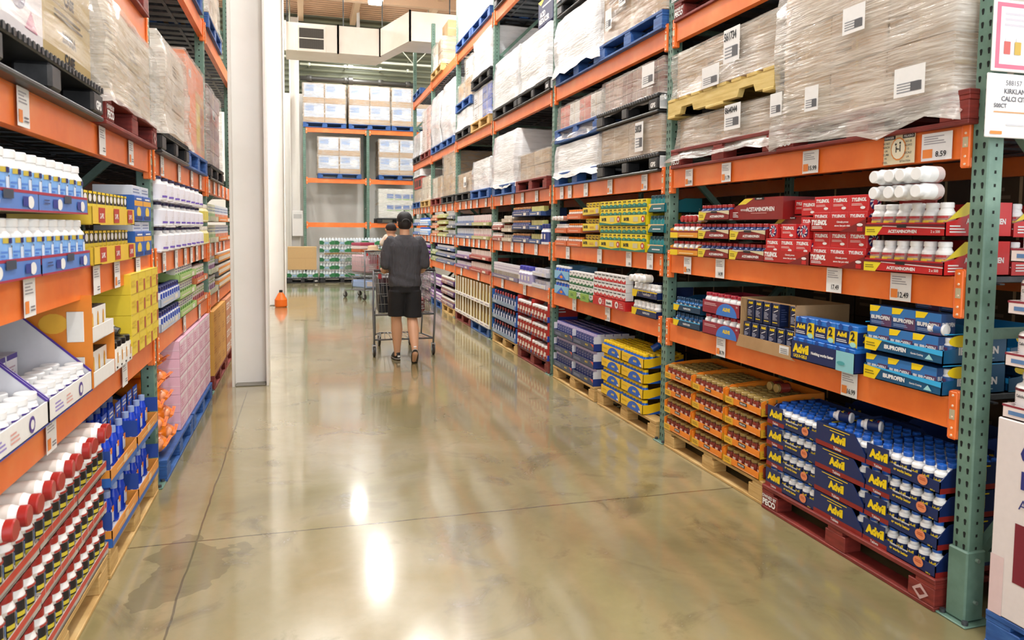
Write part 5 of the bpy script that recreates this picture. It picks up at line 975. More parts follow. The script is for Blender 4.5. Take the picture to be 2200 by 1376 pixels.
obt = tray(.52, .4, .075, .16, C('#e8983a', .4), [('r', 0, 0, 1, .35, C('#2f66b8')), ('l', .2, .5, .8, .75, 1, C('#f4c88a')), ('r', .45, .45, .58, .9, C('#eecb9a'))], [('r', 0, 0, 1, .25, C('#2f66b8')), ('r', 0, .5, 1, 1, C('#24489a'))], inner=C('#e6e8f2'))
for c in range(2):
    nm = ('beside red-capped bottles', 'beside upright')[c]
    block(FL(3.47, .136, -.03), c*.53, 0, .52, .4, 2, .27, obt, bp, 4, 2, 'orange and blue tray, '+nm, 'blue pack on card', 'orange-blue tray, '+nm, .16, cat='pack', group='blue packs on cards', iy=.05)
# second left bay
m = MB(); m.ball((0, .12, .06), (.13, .13, .062), C('#f2841e', .18), 14, 8); m.ball((-.05, .03, .06), (.05, .03, .04), C('#f0a070', .25), 8, 6); m.box(-.02, -.012, .05, .05, -.006, .075, C('#d0604a'))
m.prism([(.0, .05), (.0, .075), (-.02, .07)], -.12, .12, C('#f2841e', .18), 'x'); ob_ = ('orange_bag', m.mesh('orange_bag'), [])
for k in range(5):
    for i in range(2): inst(ob_, FL(4.73, .136, -.02).p(.15+i*.28+.02*(k % 2), .01+.015*k, .002+k*.118), PI/2+.1*math.sin(k+i), 'glossy orange bag beside the near left upright, %s layer, %s' % (TI[5][k], ('left', 'right')[i]), 'bag', 'glossy orange bags')
pkb = bx(.33, .3, .122, C('#f0c6dc', .45), [('r', 0, 0, 1, 1, C('#cf8fb0')), ('r', .02, .04, .98, .97, C('#f2cfe0')), ('r', .02, .8, .98, .97, C('#f8eef4')), ('l', .08, .2, .4, .7, 4, C('#d98ab0')), ('r', .5, .1, .52, .9, C('#e6a8c8')), ('l', .6, .2, .92, .7, 3, C('#f8e8f0'))], L=[('l', .1, .2, .6, .4, 2, C('#e078a0')), ('r', 0, .45, 1, .5, C('#f6dcea'))], nm='pink_carton')
for k in range(5):
    for i in range(5): inst(pkb, FL(5.38, .136, -.02).p(.17+i*.334, .0, .002+k*.1235), PI/2, 'pink printed carton, %s from the orange bags, %s layer' % (ORD[i], TI[5][k]), 'carton', 'pink printed cartons')
LP('blue', 4.72, 0, 'blue pallet under the orange bags, second left bay', 1.1, -.04); LP('blue', 5.86, 0, 'blue pallet under the pink cartons, second left bay', 1.15, -.04)
def genl(y0, z, lst):
    for q in lst:
        x0, W_, tr, pt, tc, it, n_, td, idn, sh = q
        T = tray(W_-.01, .3, .05, .09, C(tc, .45), [('l', .1, .3, .6, .7, 1, C('#d9d3c6')), ('r', .7, .2, .85, .8, C('#e8e2d5'))]) if tc else None
        block(FL(y0, z, -.02), x0, 0, W_-.01, .3, tr, pt, T, it, n_, 1, td, idn, sh, group=sh, lift=.008 if tc else .001)
wp = bottle(.06, .145, WB, C('#2f2b52', .4), C('#eceaf2', .4), (.08, .66), .5, .12, [('r', -.05, .06, .05, .2, C('#7a62c0')), ('l', -.03, .2, .03, .6, 3, C('#c8b8a8')), ('r', .04, .1, .06, .8, C('#8a78c8'))], 12, one=True, nm='white_violet_bottle')
block(FL(4.76, 1.38, -.02), 0, 0, 1.9, .3, 3, .155, tray(1.9, .3, .008, .02, C('#e9e6f2', .45)), wp, 8, 1, 'thin lilac shelf tray, second left bay', 'white violet-banded bottle', 'lilac shelf tray', cat='bottle', lift=.005, tcat='tray')
block(FL(6.7, 1.38, -.02), 0, 0, .34, .3, 2, .19, tray(.34, .3, .03, .05, C('#d9c86a', .45)), bottle(.05, .15, C('#efe8b8', .3), C('#e8e4d8', .4), C('#e4d46a', .4), (.1, .6), .8, .2, [], 10, one=True, nm='large_bottle'), 3, 1, 'yellow tray at far end of second left bay', 'pale yellow jug', 'far yellow tray', cat='jug')
genl(4.76, .9, [(0, .72, 2, .15, '#b8c4d8', bottle(.034, .115, C('#2a3a8e', .3), C('#20275e', .3), C('#eceef4', .4), (.1, .7), .85, .2, [('r', -.02, .4, .01, .9, C('#2a4ab0'))], 10, one=True, nm='navy_bottle'), 9, 'pale tray, second left bay lowest shelf', 'navy and white bottle', 'pale tray, second left bay'),
                (.73, .8, 3, .125, '#a8c878', sbox(.1, .1, '#e6ecdc', '#7ab04a', '#8a5ab0'), 8, 'light green tray, second left bay lowest shelf', 'green and white box', 'light green tray, second left bay'), (1.54, .7, 2, .17, '#d87a4a', sbox(.12, .13, '#e4dcd8', '#a83a4a', '#7ac04a'), 6, 'salmon tray, second left bay lowest shelf', 'white and crimson box', 'salmon tray, second left bay')])
genl(7.26, 1.38, [(0, .7, 2, .2, '#cfd0b0', sbox(.11, .16, '#e4e6c8', '#8ab070', '#7a8ab0'), 6, 'pale olive tray, third left bay second shelf', 'pale olive box', 'pale olive tray, third left bay'), (.7, 1.3, 2, .2, '#e8863a', sbox(.11, .16, '#dfe6ee', '#e0803a', '#4a7ab0'), 11, 'amber tray, third left bay second shelf', 'pale blue and orange box', 'amber tray, third left bay')])
genl(7.26, .9, [(0, .6, 2, .19, '#c8cdb0', sbox(.11, .15, '#e9e4ee', '#8a3a7a', '#8ac04a'), 5, 'sage tray, third left bay lowest shelf', 'plum and white box', 'sage tray, third left bay'), (.6, 1.5, 3, .13, '#a8a4a8', bottle(.045, .1, C('#d98a4a', .3), C('#d8d4cc', .4), C('#e6a04a', .4), (.1, .7), .85, .2, [('r', -.03, .2, .0, .8, C('#e8e0d0'))], 10, one=True, nm='amber_tub'), 14, 'grey tray, third left bay lowest shelf', 'amber tub', 'grey tray, third left bay')])
oc = bx(.36, .35, .15, C('#d9a04a', .5), [('l', .1, .3, .6, .8, 3, C('#b87a2a')), ('r', .0, .48, 1, .5, C('#b88038'))], nm='amber_carton'); rcn = bx(.36, .35, .15, C('#c98a68', .5), [('r', .1, .2, .9, .7, C('#e8e0d8')), ('l', .15, .3, .8, .6, 2, C('#b85a3a'))], nm='tan_carton')
for k in range(4):
    for i in range(3): inst(oc, FL(7.26, .136, -.03).p(.19+i*.365, 0, .001+k*.151), PI/2, 'amber carton at the third left bay floor, %s from left, %s layer' % (ORD[i], TI[4][k]), 'carton', 'amber cartons')
for k in range(4):
    for i in range(3): inst(rcn, FL(8.42, .136, -.03).p(.19+i*.365, 0, .001+k*.151), PI/2, 'tan white-fronted carton, third left bay floor, %s from left, %s layer' % (ORD[i], TI[4][k]), 'carton', 'tan cartons')
LP('red', 7.26, 0, 'red pallet under the amber cartons, third left bay', 1.12); LP('red', 8.42, 0, 'red pallet under the tan cartons, third left bay', 1.12)
for k, (bay, z, nm, ys) in enumerate(((0, 1.97, 'third', (2.62, 3.55, 4.1)), (0, 1.38, 'second', (2.62, 3.4, 3.75, 4.2)), (0, .9, 'lowest', (2.78, 3.85)), (1, 1.97, 'third', (4.95, 5.6, 6.2, 6.7)), (1, 1.38, 'second', (4.95, 5.4, 5.8, 6.1, 6.4, 6.75)), (1, .9, 'lowest', (5.7, 6.5)), (2, 1.97, 'third', (7.3, 7.7, 8.1, 8.5, 8.9)), (2, 1.38, 'second', (7.3, 7.7, 8.1, 8.5)), (2, .9, 'lowest', (7.9,)))):
    for i, y in enumerate(ys): price(FL(y, z-.124), 0, 0, None, 'pale price card, %s left bay %s beam, %s from the camera end' % (OW[bay], nm, ORD[i]), .1, .12, i % 2 == 0)
# ---------------- end display and signs by the near upright ----------------
pallet(Fr(2.46, 2.08, 0, -PI/2), 0, 0, 0, 'blue', 'dark blue pallet under the pale end display, right foreground', 1.0, .9)
m = MB(); BX = (0, 0, 0, .9, .8, .735); m.cbox(*BX, C('#e7dcda', .5), .004)
m.art('F', BX, [('r', 0, .0, .06, .3, C('#e3c8c8')), ('r', .1, .2, .5, .5, C('#7d2030')), ('t', 'C', .14, .85, .09, C('#2a2f7a'), .1, .03), ('t', 'M', .15, .72, .09, C('#2a2f7a'), .1, .03), ('t', 'A', .13, .6, .05, C('#2a2f7a'), .1, .0)])
inst(('display_carton', m.mesh('display_carton'), []), (2.46, 2.07, .136), -PI/2, 'pale pinkish display base with dark blue lettering, right foreground', 'carton')
cal = bottle(.05, .165, WB, WB, C('#e5dfe0', .4), (.1, .66), .62, .14, [('r', -.05, .9, .05, 1, MAR), ('t', 'Calcium', 0, .7, .12, INK, .07), ('l', -.03, .3, .03, .55, 3, C('#b8a8a8')), ('r', -.03, .0, .03, .12, C('#5a8ac0'))], 22, nm='calcium_bottle')
cat_ = tray(.85, .7, .05, .1, C('#ecdcd8', .45), [('r', 0, .84, 1, 1, C('#8a2838')), ('r', .03, .3, .12, .6, C('#5a80b0')), ('r', .12, .35, .15, .55, C('#c8b04a'))], inner=C('#c9a888'))
for k in range(4):
    z = .873+k*.19; inst(cat_, (2.465, 2.06, z), -PI/2, 'pale tray with wine-red edge, %s of the end display' % TI[4][k], 'tray', 'end display trays')
    for i in range(3): inst(cal, (2.53, 2.0-i*.11, z+.006), -PI/2, 'tall white calcium bottle, %s from the upright, %s display tray' % (ORD[i], TI[4][k]), 'bottle', 'tall white calcium bottles')
m = MB().cbox(0, -.008, 0, .62, 0, .26, PAPER, .003); m.art('F', (0, -.008, 0, .62, 0, .26), [('r', .02, .04, .98, .96, C('#e0708a')), ('r', .05, .1, .95, .9, C('#f4f4f8')), ('l', .08, .62, .4, .85, 3, C('#c9c4cc'))]+[x for i in range(6) for x in (('r', .08+.08*i, .24, .13+.08*i, .42, C(['#c8605a', '#c8a84a', '#8a70b8'][i % 3])), ('r', .09+.08*i, .42, .12+.08*i, .48, PAPER))])
inst(('advert_sign', m.mesh('s'), []), (2.445, 2.165, 2.145), 0, 'white framed sign with a pink border and small bottles', 'sign')
m = MB().cbox(0, -.008, 0, .62, 0, .235, PAPER, .003); m.art('F', (0, -.008, 0, .62, 0, .235), [('t', '588157', .2, .86, .08, C('#6a6a72'), .2, .01), ('t', 'KIRKLAND SIGNATURE', .34, .73, .08, C('#55555e'), .6, .02), ('t', 'CALCI CITRATE', .25, .61, .08, C('#55555e'), .45, .02), ('t', '500CT', .1, .5, .07, C('#55555e'), .2, .02), ('r', .05, .39, .9, .41, C('#c9935a')), ('r', .03, .05, .12, .1, C('#e08a3a')), ('l', .15, .18, .3, .24, 1, C('#c8c8cc'))])
inst(('price_sign', m.mesh('s'), []), (2.43, 2.165, 1.902), 0, 'large white price sign hanging on the near upright, grey print', 'sign')
# ---------------- far wall rack, cartons, water ----------------
bl = C('#b9cbe8', .4)
def bart(i, k): return [('r', .03, .28, .97, .98, C('#c6d4ea', .35)), ('r', .1, .6, .5, .9, C('#8fb0e0')), ('e', .7, .6, .2, .2, C('#e8eef8'))]
for i, x in enumerate((.02, 1.24, 2.42)):
    pallet(FB(x, 4.24), 0, -.03, 0, 'blue', 'blue pallet on the top far shelf, %s from left' % ORD[i], 1.15)
    load(FB(x, 4.24), .0, 0, .136, 1.14, .95, 1.06, 2, 2, [CARD], 'tall wrapped pale blue and brown cartons, top far shelf, %s from left' % ORD[i], FILMC, .0, 0, art=bart)
for i, x in enumerate((.4, 2.06)):
    pallet(FB(x, 2.86), 0, -.03, 0, 'blue', 'blue pallet on the middle far shelf, %s' % ('left', 'right')[i], 1.18)
    load(FB(x, 2.86), .0, 0, .136, 1.15, .95, 1.0, 2, 2, [CARD], 'wrapped pale blue cartons on the middle far shelf, %s one' % ('left', 'right')[i], FILMC, .0, 0, art=bart)
pallet(FB(2.0, 1.64), 0, -.05, 0, 'black', 'black pallet on the lowest far shelf', 1.2)
load(FB(2.05, 1.64), .0, 0, .145, 1.15, .95, .82, 1, 1, [C('#e6e9e6', .4)], 'wrapped paper towel packs with blue and green print, lowest far shelf', FILMC, .0, 0, art=lambda i, k: [x for a in range(4) for b in range(2) for x in (('r', .2+a*.2, .3+.38*b, .36+a*.2, .45+.38*b, C('#3a78c8')), ('r', .2+a*.2, .25+.38*b, .36+a*.2, .28+.38*b, C('#8ac86a')))])
m = MB()
for i in range(5):
    for j in range(2): m.lathe([(.035, 0), (.036, .1), (.036, .15), (.014, .19), (.014, .205)], ['clear_plastic', C('#dfe9ee', .3), 'clear_plastic', PAPER], 8, Matrix.Translation((.04+i*.079, .04+j*.28, 0)))
m.box(.01, .04, .005, .39, .3, .13, C('#cddfe6', .25)); m.add([(.0, -.002, .02), (.1, -.002, .02), (.13, -.002, .07), (.08, -.002, .12), (.0, -.002, .12)], [(0, 1, 2, 3, 4)], C('#1d6a3c')); m.add([(.27, -.002, .02), (.4, -.002, .02), (.4, -.002, .12), (.33, -.002, .12), (.25, -.002, .07)], [(0, 1, 2, 3, 4)], C('#2a7a48')); m.add([(.14, -.002, .04), (.24, -.002, .04), (.24, -.002, .08), (.14, -.002, .08)], [(0, 1, 2, 3)], C('#8fb8d8'))
wat = ('water_pack', m.mesh('water_pack'), [])
for i in range(3): pallet(FB((-.45, .42, 1.62)[i], 0, 20.5), 0, -.03, 0, 'black', 'black pallet under the water packs, %s from left' % ORD[i], (.85, 1.2, 1.2)[i], txt='GPS')
for i in range(2): inst(wat, (-.43+i*.41, 20.5, .142), 0, 'single-layer water bottle pack by the brown box, %s' % ('left', 'right')[i], 'water pack', 'water packs')
for k in range(5):
    for i in range(4+2*(k < 5)): inst(wat, (.42+i*.405, 20.5, .142+k*.211+(.04 if k > 2 else 0)), 0, 'water bottle pack, %s from left, %s layer of the tall stack' % (ORD[i], TI[5][k]), 'water pack', 'water packs')
m = MB().box(0, 0, 0, 1.0, .4, .006, C('#a8864e', .7)).prism([(0, -.012), (.35, -.005), (.65, -.015), (1, 0), (1, .03), (.8, .025), (.3, .035), (0, .02)], -.02, -.012, C('#8f7140', .7), 'y')
inst(('cardboard_sheet', m.mesh('c'), []), (.55, 20.49, .142+3*.211+.012), 0, 'brown cardboard sheet between layers of the water stack', 'cardboard')
m = MB().cbox(-.4, 0, 0, .35, .4, .62, C('#c9a878', .7), .004); m.art('F', (-.4, 0, 0, .35, .6, .62), [('r', 0, .5, 1, .508, C('#a8895a')), ('r', .6, 0, .605, .5, C('#b8986a'))])
inst(('cardboard_box', m.mesh('c'), []), (-.01, 20.52, .36), 0, 'plain brown cardboard box on the water packs at the far left', 'box')
m = MB().cbox(0, 0, 0, .3, .12, .72, WHITE, .01).box(.04, -.004, .5, .26, 0, .62, C('#c8c8c8'))
inst(('electrical_box', m.mesh('e'), []), (-.3, 21.57, 1.25), 0, 'white wall box on the far white column', 'electrical box')
# water carton bulk behind
# ---------------- duct, pipes ----------------
def extr(path, zb, zt, dep, mat, under):
    m = MB(); k = len(path); fr_ = [(x, y) for x, y in path]; bk = [(x, y+dep) for x, y in path]
    for i in range(k-1):
        a, b = fr_[i], fr_[i+1]; c, d = bk[i+1], bk[i]
        m.add([(a[0], a[1], zb), (b[0], b[1], zb), (b[0], b[1], zt), (a[0], a[1], zt)], [(0, 1, 2, 3)], mat)
        m.add([(d[0], d[1], zb), (c[0], c[1], zb), (c[0], c[1], zt), (d[0], d[1], zt)], [(3, 2, 1, 0)], mat)
        m.add([(a[0], a[1], zb), (b[0], b[1], zb), (c[0], c[1], zb), (d[0], d[1], zb)], [(3, 2, 1, 0)], under)
        m.add([(a[0], a[1], zt), (b[0], b[1], zt), (c[0], c[1], zt), (d[0], d[1], zt)], [(0, 1, 2, 3)], mat)
        for p in (a, b): m.box(p[0]-.02, p[1]-.03, zb-.02, p[0]+.02, p[1], zt+.02, mat)
    a, d = fr_[0], bk[0]; m.add([(a[0], a[1], zb), (a[0], a[1], zt), (d[0], d[1], zt), (d[0], d[1], zb)], [(0, 1, 2, 3)], mat); return m
dct = extr([(-.34, 17.0), (.78, 17.0), (1.7, 17.0), (2.15, 15.4), (6.0, 15.4)], 5.38, 5.98, 1.0, DUCTM, DUCTM)
g = MB(); g.cbox(-.1, 16.94, 5.36, .52, 17.0, 5.92, DUCTM, .01).box(-.05, 16.935, 5.42, .47, 16.95, 5.86, C('#4c4842', .7)).box(-.05, 16.925, 5.63, .47, 16.935, 5.65, DUCTM)
for i in range(26): g.box(-.04+i*.02, 16.928, 5.43, -.036+i*.02, 16.935, 5.85, C('#6a645c', .6))
h_ = MB()
for x, y in ((-.3, 17.1), (.9, 17.1), (1.75, 17.0), (3, 15.5)): h_.tube([(x, y, 5.98), (x, y, 7.6)], .012, STEEL, 6)
inst(('air_duct', None, [('duct_body', dct.mesh('d')), ('vent_grille', g.mesh('g')), ('hanger_rod', h_.mesh('h'))]), (0, 0, 0), 0, 'large white air duct with a dark square vent, high at the end', 'duct')
for nm, z, y, r, mt, lb in (('pipe', 5.72, 21.9, .07, C('#33322e', .5), 'thick dark pipe along the far wall under the duct'), ('pipe', 6.12, 21.9, .03, C('#cfd6c4', .5), 'thin pale pipe above the dark pipe, far wall'), ('pipe', 6.35, 21.9, .02, C('#7a7d70', .5), 'thin grey conduit highest on the far wall')):
    m = MB().tube([(-.05, y, z), (3.2, y, z-.02)], r, mt, 10)
    for x in (.2, 1.2, 2.2, 3.0): m.tube([(x, y, z), (x, 22.285, z)], r*.5, mt, 6); m.tube([(x, y, z-r*1.0-.01), (x, y, z+r+.01)], r*1.25, mt, 8)
    m.lathe([(r*1.7, -.06), (r*1.7, .06)], mt, 10, Matrix.Translation((1.35, y, z)) @ Matrix.Rotation(PI/2, 4, 'Y')); inst((nm, m.mesh('pipe'), []), (0, 0, 0), 0, lb, 'pipe')
m = MB()                                             # open web roof joist
for zz in (6.0, 6.55): m.box(-.5, 20.6, zz, 6.5, 20.66, zz+.05, C('#c9cfc0', .5))
for i in range(14): m.tube([(-.5+i*.5, 20.63, 6.02 if i % 2 else 6.57), (i*.5, 20.63, 6.57 if i % 2 else 6.02)], .014, C('#c9cfc0', .5), 6)
for x in (-.3, 3.4, 6.2): m.tube([(x, 20.63, 6.6), (x, 20.63, 7.6)], .02, C('#c9cfc0', .5), 6)
inst(('roof_joist', m.mesh('joist'), []), (0, 0, 0), 0, 'pale open web joist hung over the far rack', 'joist')
# orange jug at the far column
m = MB().lathe([(.1, 0), (.115, .02), (.115, .14), (.05, .26), (.03, .28)], C('#f2701c', .35), 16, ax=(1, .75)).lathe([(.032, .28), (.032, .32), (.02, .325)], BLACK, 12)
inst(('plastic_jug', m.mesh('j'), []), (-.42, 14.55, 0), 0, 'bright orange plastic jug with dark cap beside the far column', 'jug')
# ---------------- people and carts ----------------
def flesh(name, mb, voxel, smooth=6, split=None):
    """closed overlapping pieces fused into one continuous surface"""
    me = mb.mesh('tmp'); o = D.objects.new('tmp', me); COL.objects.link(o)
    r = o.modifiers.new('r', 'REMESH'); r.mode = 'VOXEL'; r.voxel_size = voxel; r.use_smooth_shade = True
    s = o.modifiers.new('s', 'SMOOTH'); s.iterations = smooth; s.factor = .5
    dg = bpy.context.evaluated_depsgraph_get(); out = D.meshes.new_from_object(o.evaluated_get(dg)); out.name = name
    D.objects.remove(o); out.materials.clear()
    for k in mb.mats: out.materials.append(MATS[k])
    for p in out.polygons: p.use_smooth = True
    return out
def chain(m, pts, rs, mat, n_=12):
    P = []; Q = []
    for i in range(len(pts)-1):
        a, b = Vector(pts[i]), Vector(pts[i+1])
        for k in range(6): t = k/6; P.append(a.lerp(b, t)); Q.append(rs[i]+(rs[i+1]-rs[i])*t)
    P.append(Vector(pts[-1])); Q.append(rs[-1]); m.tube(P, Q, mat, n_)
    for i in (0, -1): m.ball(pts[i], rs[i]*.99, mat, 12, 8)
    for i in range(1, len(pts)-1): m.ball(pts[i], rs[i]*1.0, mat, 12, 8)
def loft(m, secs, mat, n_=20):
    vs = [(cx+rx*math.copysign(abs(math.cos(2*PI*i/n_))**.85, math.cos(2*PI*i/n_)), cy+ry*math.copysign(abs(math.sin(2*PI*i/n_))**.85, math.sin(2*PI*i/n_)), z) for cx, cy, z, rx, ry in secs for i in range(n_)]
    fs = [(k*n_+i, k*n_+(i+1) % n_, (k+1)*n_+(i+1) % n_, (k+1)*n_+i) for k in range(len(secs)-1) for i in range(n_)]+[tuple(range(n_))[::-1], tuple(range((len(secs)-1)*n_, len(secs)*n_))]
    m.add(vs, fs, mat, True)
SKIN = worn('skin', '#c58f6e', '#b67e5e', '#d09c7c', .5, 9)
n = new('skin2'); n.b.inputs['Base Color'].default_value = lin('#d3a382'); n.b.inputs['Subsurface Weight'].default_value = .12; n.b.inputs['Subsurface Radius'].default_value = (.02, .01, .005); n.b.inputs['Roughness'].default_value = .5
n = new('shirt_cloth'); v = n.coord(); a = n.noise(n.coord((3, 3, .8), (.3, .2, 0)), 7, 3, .5, .8); n.l(n.mix(n.noise(v, 160, 2), lin('#38383c'), lin('#4a4a50')), n.b.inputs['Base Color']); n.b.inputs['Roughness'].default_value = .8; n.bump(a, .8, .03)
n = new('shorts_cloth'); a = n.noise(n.coord((2, 2, 1)), 9, 3, .5, .5); n.b.inputs['Base Color'].default_value = lin('#17171a'); n.b.inputs['Roughness'].default_value = .85; n.bump(a, .5, .02)
MX, MY = 1.115, 8.4
def hand(m, w, d, side, mat):       # hand closed round a bar along x: palm plus five bent fingers
    w = Vector(w); p = w+Vector((0, .045, .005)); m.ball(tuple(p), (.042, .045, .02), mat, 12, 8); chain(m, [tuple(w), tuple(p)], [.027, .026], mat, 8)
    for i, (L, o) in enumerate(((.9, -.03), (1, -.01), (.95, .01), (.78, .03))):
        a = p+Vector((o, .03, .012)); chain(m, [tuple(a), tuple(a+Vector((0, .028*L, .006))), tuple(a+Vector((0, .045*L, -.018))), tuple(a+Vector((0, .03*L, -.04)))], [.0095, .009, .0085, .0075], mat, 7)
    a = p+Vector((-side*.035, -.01, -.004)); chain(m, [tuple(a), tuple(a+Vector((-side*.018, .02, -.018))), tuple(a+Vector((-side*.01, .04, -.03)))], [.011, .0105, .009], mat, 7)
S_ = 'skin2'; m = MB()
loft(m, [(0, 0, .86, .15, .1), (0, 0, .95, .155, .105), (0, 0, 1.1, .145, .1), (0, 0, 1.25, .17, .105), (0, 0, 1.36, .18, .1), (0, 0, 1.43, .11, .075)], S_)
chain(m, [(0, 0, 1.4), (0, .015, 1.5)], [.062, .056], S_)
m.ball((0, .03, 1.595), (.076, .095, .112), S_, 18, 12); m.ball((0, .055, 1.53), (.05, .06, .045), S_)
m.ball((0, .125, 1.575), (.014, .02, .02), S_, 8, 6)
for sx in (-1, 1): m.ball((sx*.078, .02, 1.58), (.012, .02, .03), S_, 8, 6); chain(m, [(sx*.18, 0, 1.385), (sx*.222, -.02, 1.1)], [.056, .043], S_); chain(m, [(sx*.222, -.02, 1.1), (sx*.215, .13, 1.04), (sx*.2, .245, 1.03)], [.045, .04, .027], S_)
hand(m, (-.2, .245, 1.03), 1, -1, S_); hand(m, (.2, .245, 1.03), 1, 1, S_)
chain(m, [(-.085, .0, .88), (-.088, .06, .48), (-.08, .075, .36), (-.072, .1, .1)], [.09, .06, .067, .038], S_)
chain(m, [(.085, .0, .88), (.082, -.02, .49), (.082, -.1, .37), (.075, -.235, .17)], [.09, .06, .066, .038], S_)
chain(m, [(-.072, .1, .06), (-.075, .22, .03)], [.036, .026], S_); chain(m, [(.075, -.25, .13), (.075, -.18, .04)], [.036, .028], S_)
body = flesh('body', m, .0075, 3)
m = MB(); T_ = 'shirt_cloth'
loft(m, [(.0, 0, .865, .188, .142), (0, 0, .91, .187, .142), (0, .0, 1.02, .182, .135), (0, 0, 1.12, .184, .13), (0, 0, 1.24, .197, .128), (0, -.005, 1.33, .21, .122), (0, 0, 1.385, .178, .105), (0, 0, 1.42, .13, .085), (0, .005, 1.455, .07, .065)], T_, 28)
for sx in (-1, 1): chain(m, [(sx*.165, 0, 1.375), (sx*.208, -.012, 1.25), (sx*.222, -.022, 1.12)], [.072, .07, .064], T_, 14)
shirt = flesh('shirt', m, .009, 5)
for v_ in shirt.vertices:                                  # drape folds
    if v_.co.z < 1.3: q = v_.co; v_.co = q+v_.normal*(.004*math.sin(q.x*38+q.z*9)*max(0, min(1, (1.3-q.z)*3))+.004*math.sin(q.z*52+q.x*21)*(1 if q.z < 1.02 else .3))
m = MB(); K_ = 'shorts_cloth'
loft(m, [(0, 0, .8, .17, .13), (0, 0, .88, .178, .135), (0, 0, .95, .17, .125)], K_)
loft(m, [(-.095, .04, .52, .094, .1), (-.094, .03, .6, .095, .105), (-.088, .0, .82, .1, .125)], K_); loft(m, [(.095, -.02, .51, .096, .1), (.094, -.01, .6, .096, .105), (.088, .0, .82, .1, .125)], K_)
shorts = flesh('shorts', m, .009, 4)
m = MB(); m.ball((0, .02, 1.64), (.088, .105, .085), C('#232325', .7), 22, 12); m.prism([(-.085, .08), (-.07, .15), (0, .185), (.07, .15), (.085, .08)], 1.615, 1.628, C('#232325', .7), 'z'); m.ball((0, .02, 1.728), .008, C('#232325', .7), 8, 6); cap = m.mesh('cap')
m = MB(); m.tube([(-.045*math.cos(t), -.082-.006*math.sin(t), 1.6+.035*math.sin(t)) for t in [PI*i/8 for i in range(9)]], .004, C('#5a5a5c', .6), 6); strap = m.mesh('s')
m = MB(); m.ball((0, .015, 1.585), (.081, .088, .085), C('#1d1613', .7), 18, 10, ); hair = m.mesh('hair')
def shoe(tf):
    m = MB(); k = C('#141416', .5)
    m.add([tuple(tf @ Vector(v)) for v in ()], [], k)
    q = MB(); loft(q, [(0, .045, 0, .04, .125), (0, .045, .012, .042, .128)], C('#2e2925', .6)); loft(q, [(0, .045, .01, .043, .129), (0, .045, .017, .043, .129)], C('#cfcbc4', .6)); loft(q, [(0, .045, .016, .04, .125), (0, .03, .05, .038, .1), (0, -.01, .085, .034, .055)], k)
    q.box(-.014, -.09, .035, .014, -.082, .055, PAPER)
    for i in range(6): q.box(-.03, -.06+i*.038, -.002, .03, -.045+i*.038, .001, C('#6a5c4e', .7))
    q.v = [tuple(tf @ Vector(v)) for v in q.v]; return q.mesh('shoe')
s1 = shoe(Matrix.Translation((-.073, .13, .003)) @ Matrix.Rotation(.12, 4, 'Z')); s2 = shoe(Matrix.Translation((.075, -.245, .105)) @ Matrix.Rotation(-.12, 4, 'Z') @ Matrix.Rotation(-.95, 4, 'X'))
m = MB(); [m.ball((sx*.032, .118, 1.605), (.012, .006, .007), PAPER, 8, 6) and m.ball((sx*.032, .123, 1.605), .005, BLACK, 6, 5) for sx in (-1, 1)]; eyes = m.mesh('eyes')
m = MB(); m.ball((0, .118, 1.54), (.022, .006, .006), C('#a8584a', .5), 8, 6); mouth = m.mesh('mouth')
inst(('person', None, [('body', body, (0, 0, 0), [('eyes', eyes), ('mouth', mouth)]), ('shirt', shirt), ('shorts', shorts), ('cap', cap, (0, 0, 0), [('strap', strap)]), ('hair', hair), ('shoe', s1), ('shoe', s2)]), (MX, MY, 0), .03,
     'person in dark grey t-shirt, black shorts and cap, walking away pushing a cart', 'person')
# small child held at the shoulder
m = MB(); m.ball((0, 0, .19), (.06, .065, .068), S_, 16, 10); m.ball((0, .0, .05), (.075, .08, .11), S_, 14, 10); chain(m, [(0, 0, .1), (0, 0, .16)], [.035, .03], S_)
for sx in (-1, 1): m.ball((sx*.062, 0, .185), (.009, .014, .018), S_, 8, 6); chain(m, [(sx*.06, 0, .1), (sx*.09, .02, .03)], [.025, .02], S_); chain(m, [(sx*.09, .02, .03), (sx*.07, -.01, -.05)], [.02, .016], S_)
for sx in (-1, 1): chain(m, [(sx*.04, .0, -.03), (sx*.06, .06, -.12), (sx*.05, .03, -.22)], [.04, .03, .022], S_)
cb = flesh('body', m, .005, 3)
m = MB(); m.ball((0, -.004, .205), (.064, .069, .062), C('#2a1c17', .8), 16, 10); ch = m.mesh('hair')
m = MB(); loft(m, [(0, 0, -.06, .082, .088), (0, 0, .04, .088, .09), (0, 0, .1, .07, .07), (0, 0, .135, .04, .04)], C('#efe3cf', .8)); chain(m, [(-.05, 0, .1), (-.1, .02, .03)], [.036, .032], C('#efe3cf', .8)); chain(m, [(.05, 0, .1), (.1, .02, .03)], [.036, .032], C('#efe3cf', .8)); co = flesh('romper', m, .006, 3)
inst(('person', None, [('body', cb), ('hair', ch), ('romper', co)]), (MX-.135, MY+.2, 1.325), .2, 'small dark-haired child in cream clothes held against the left shoulder', 'person')
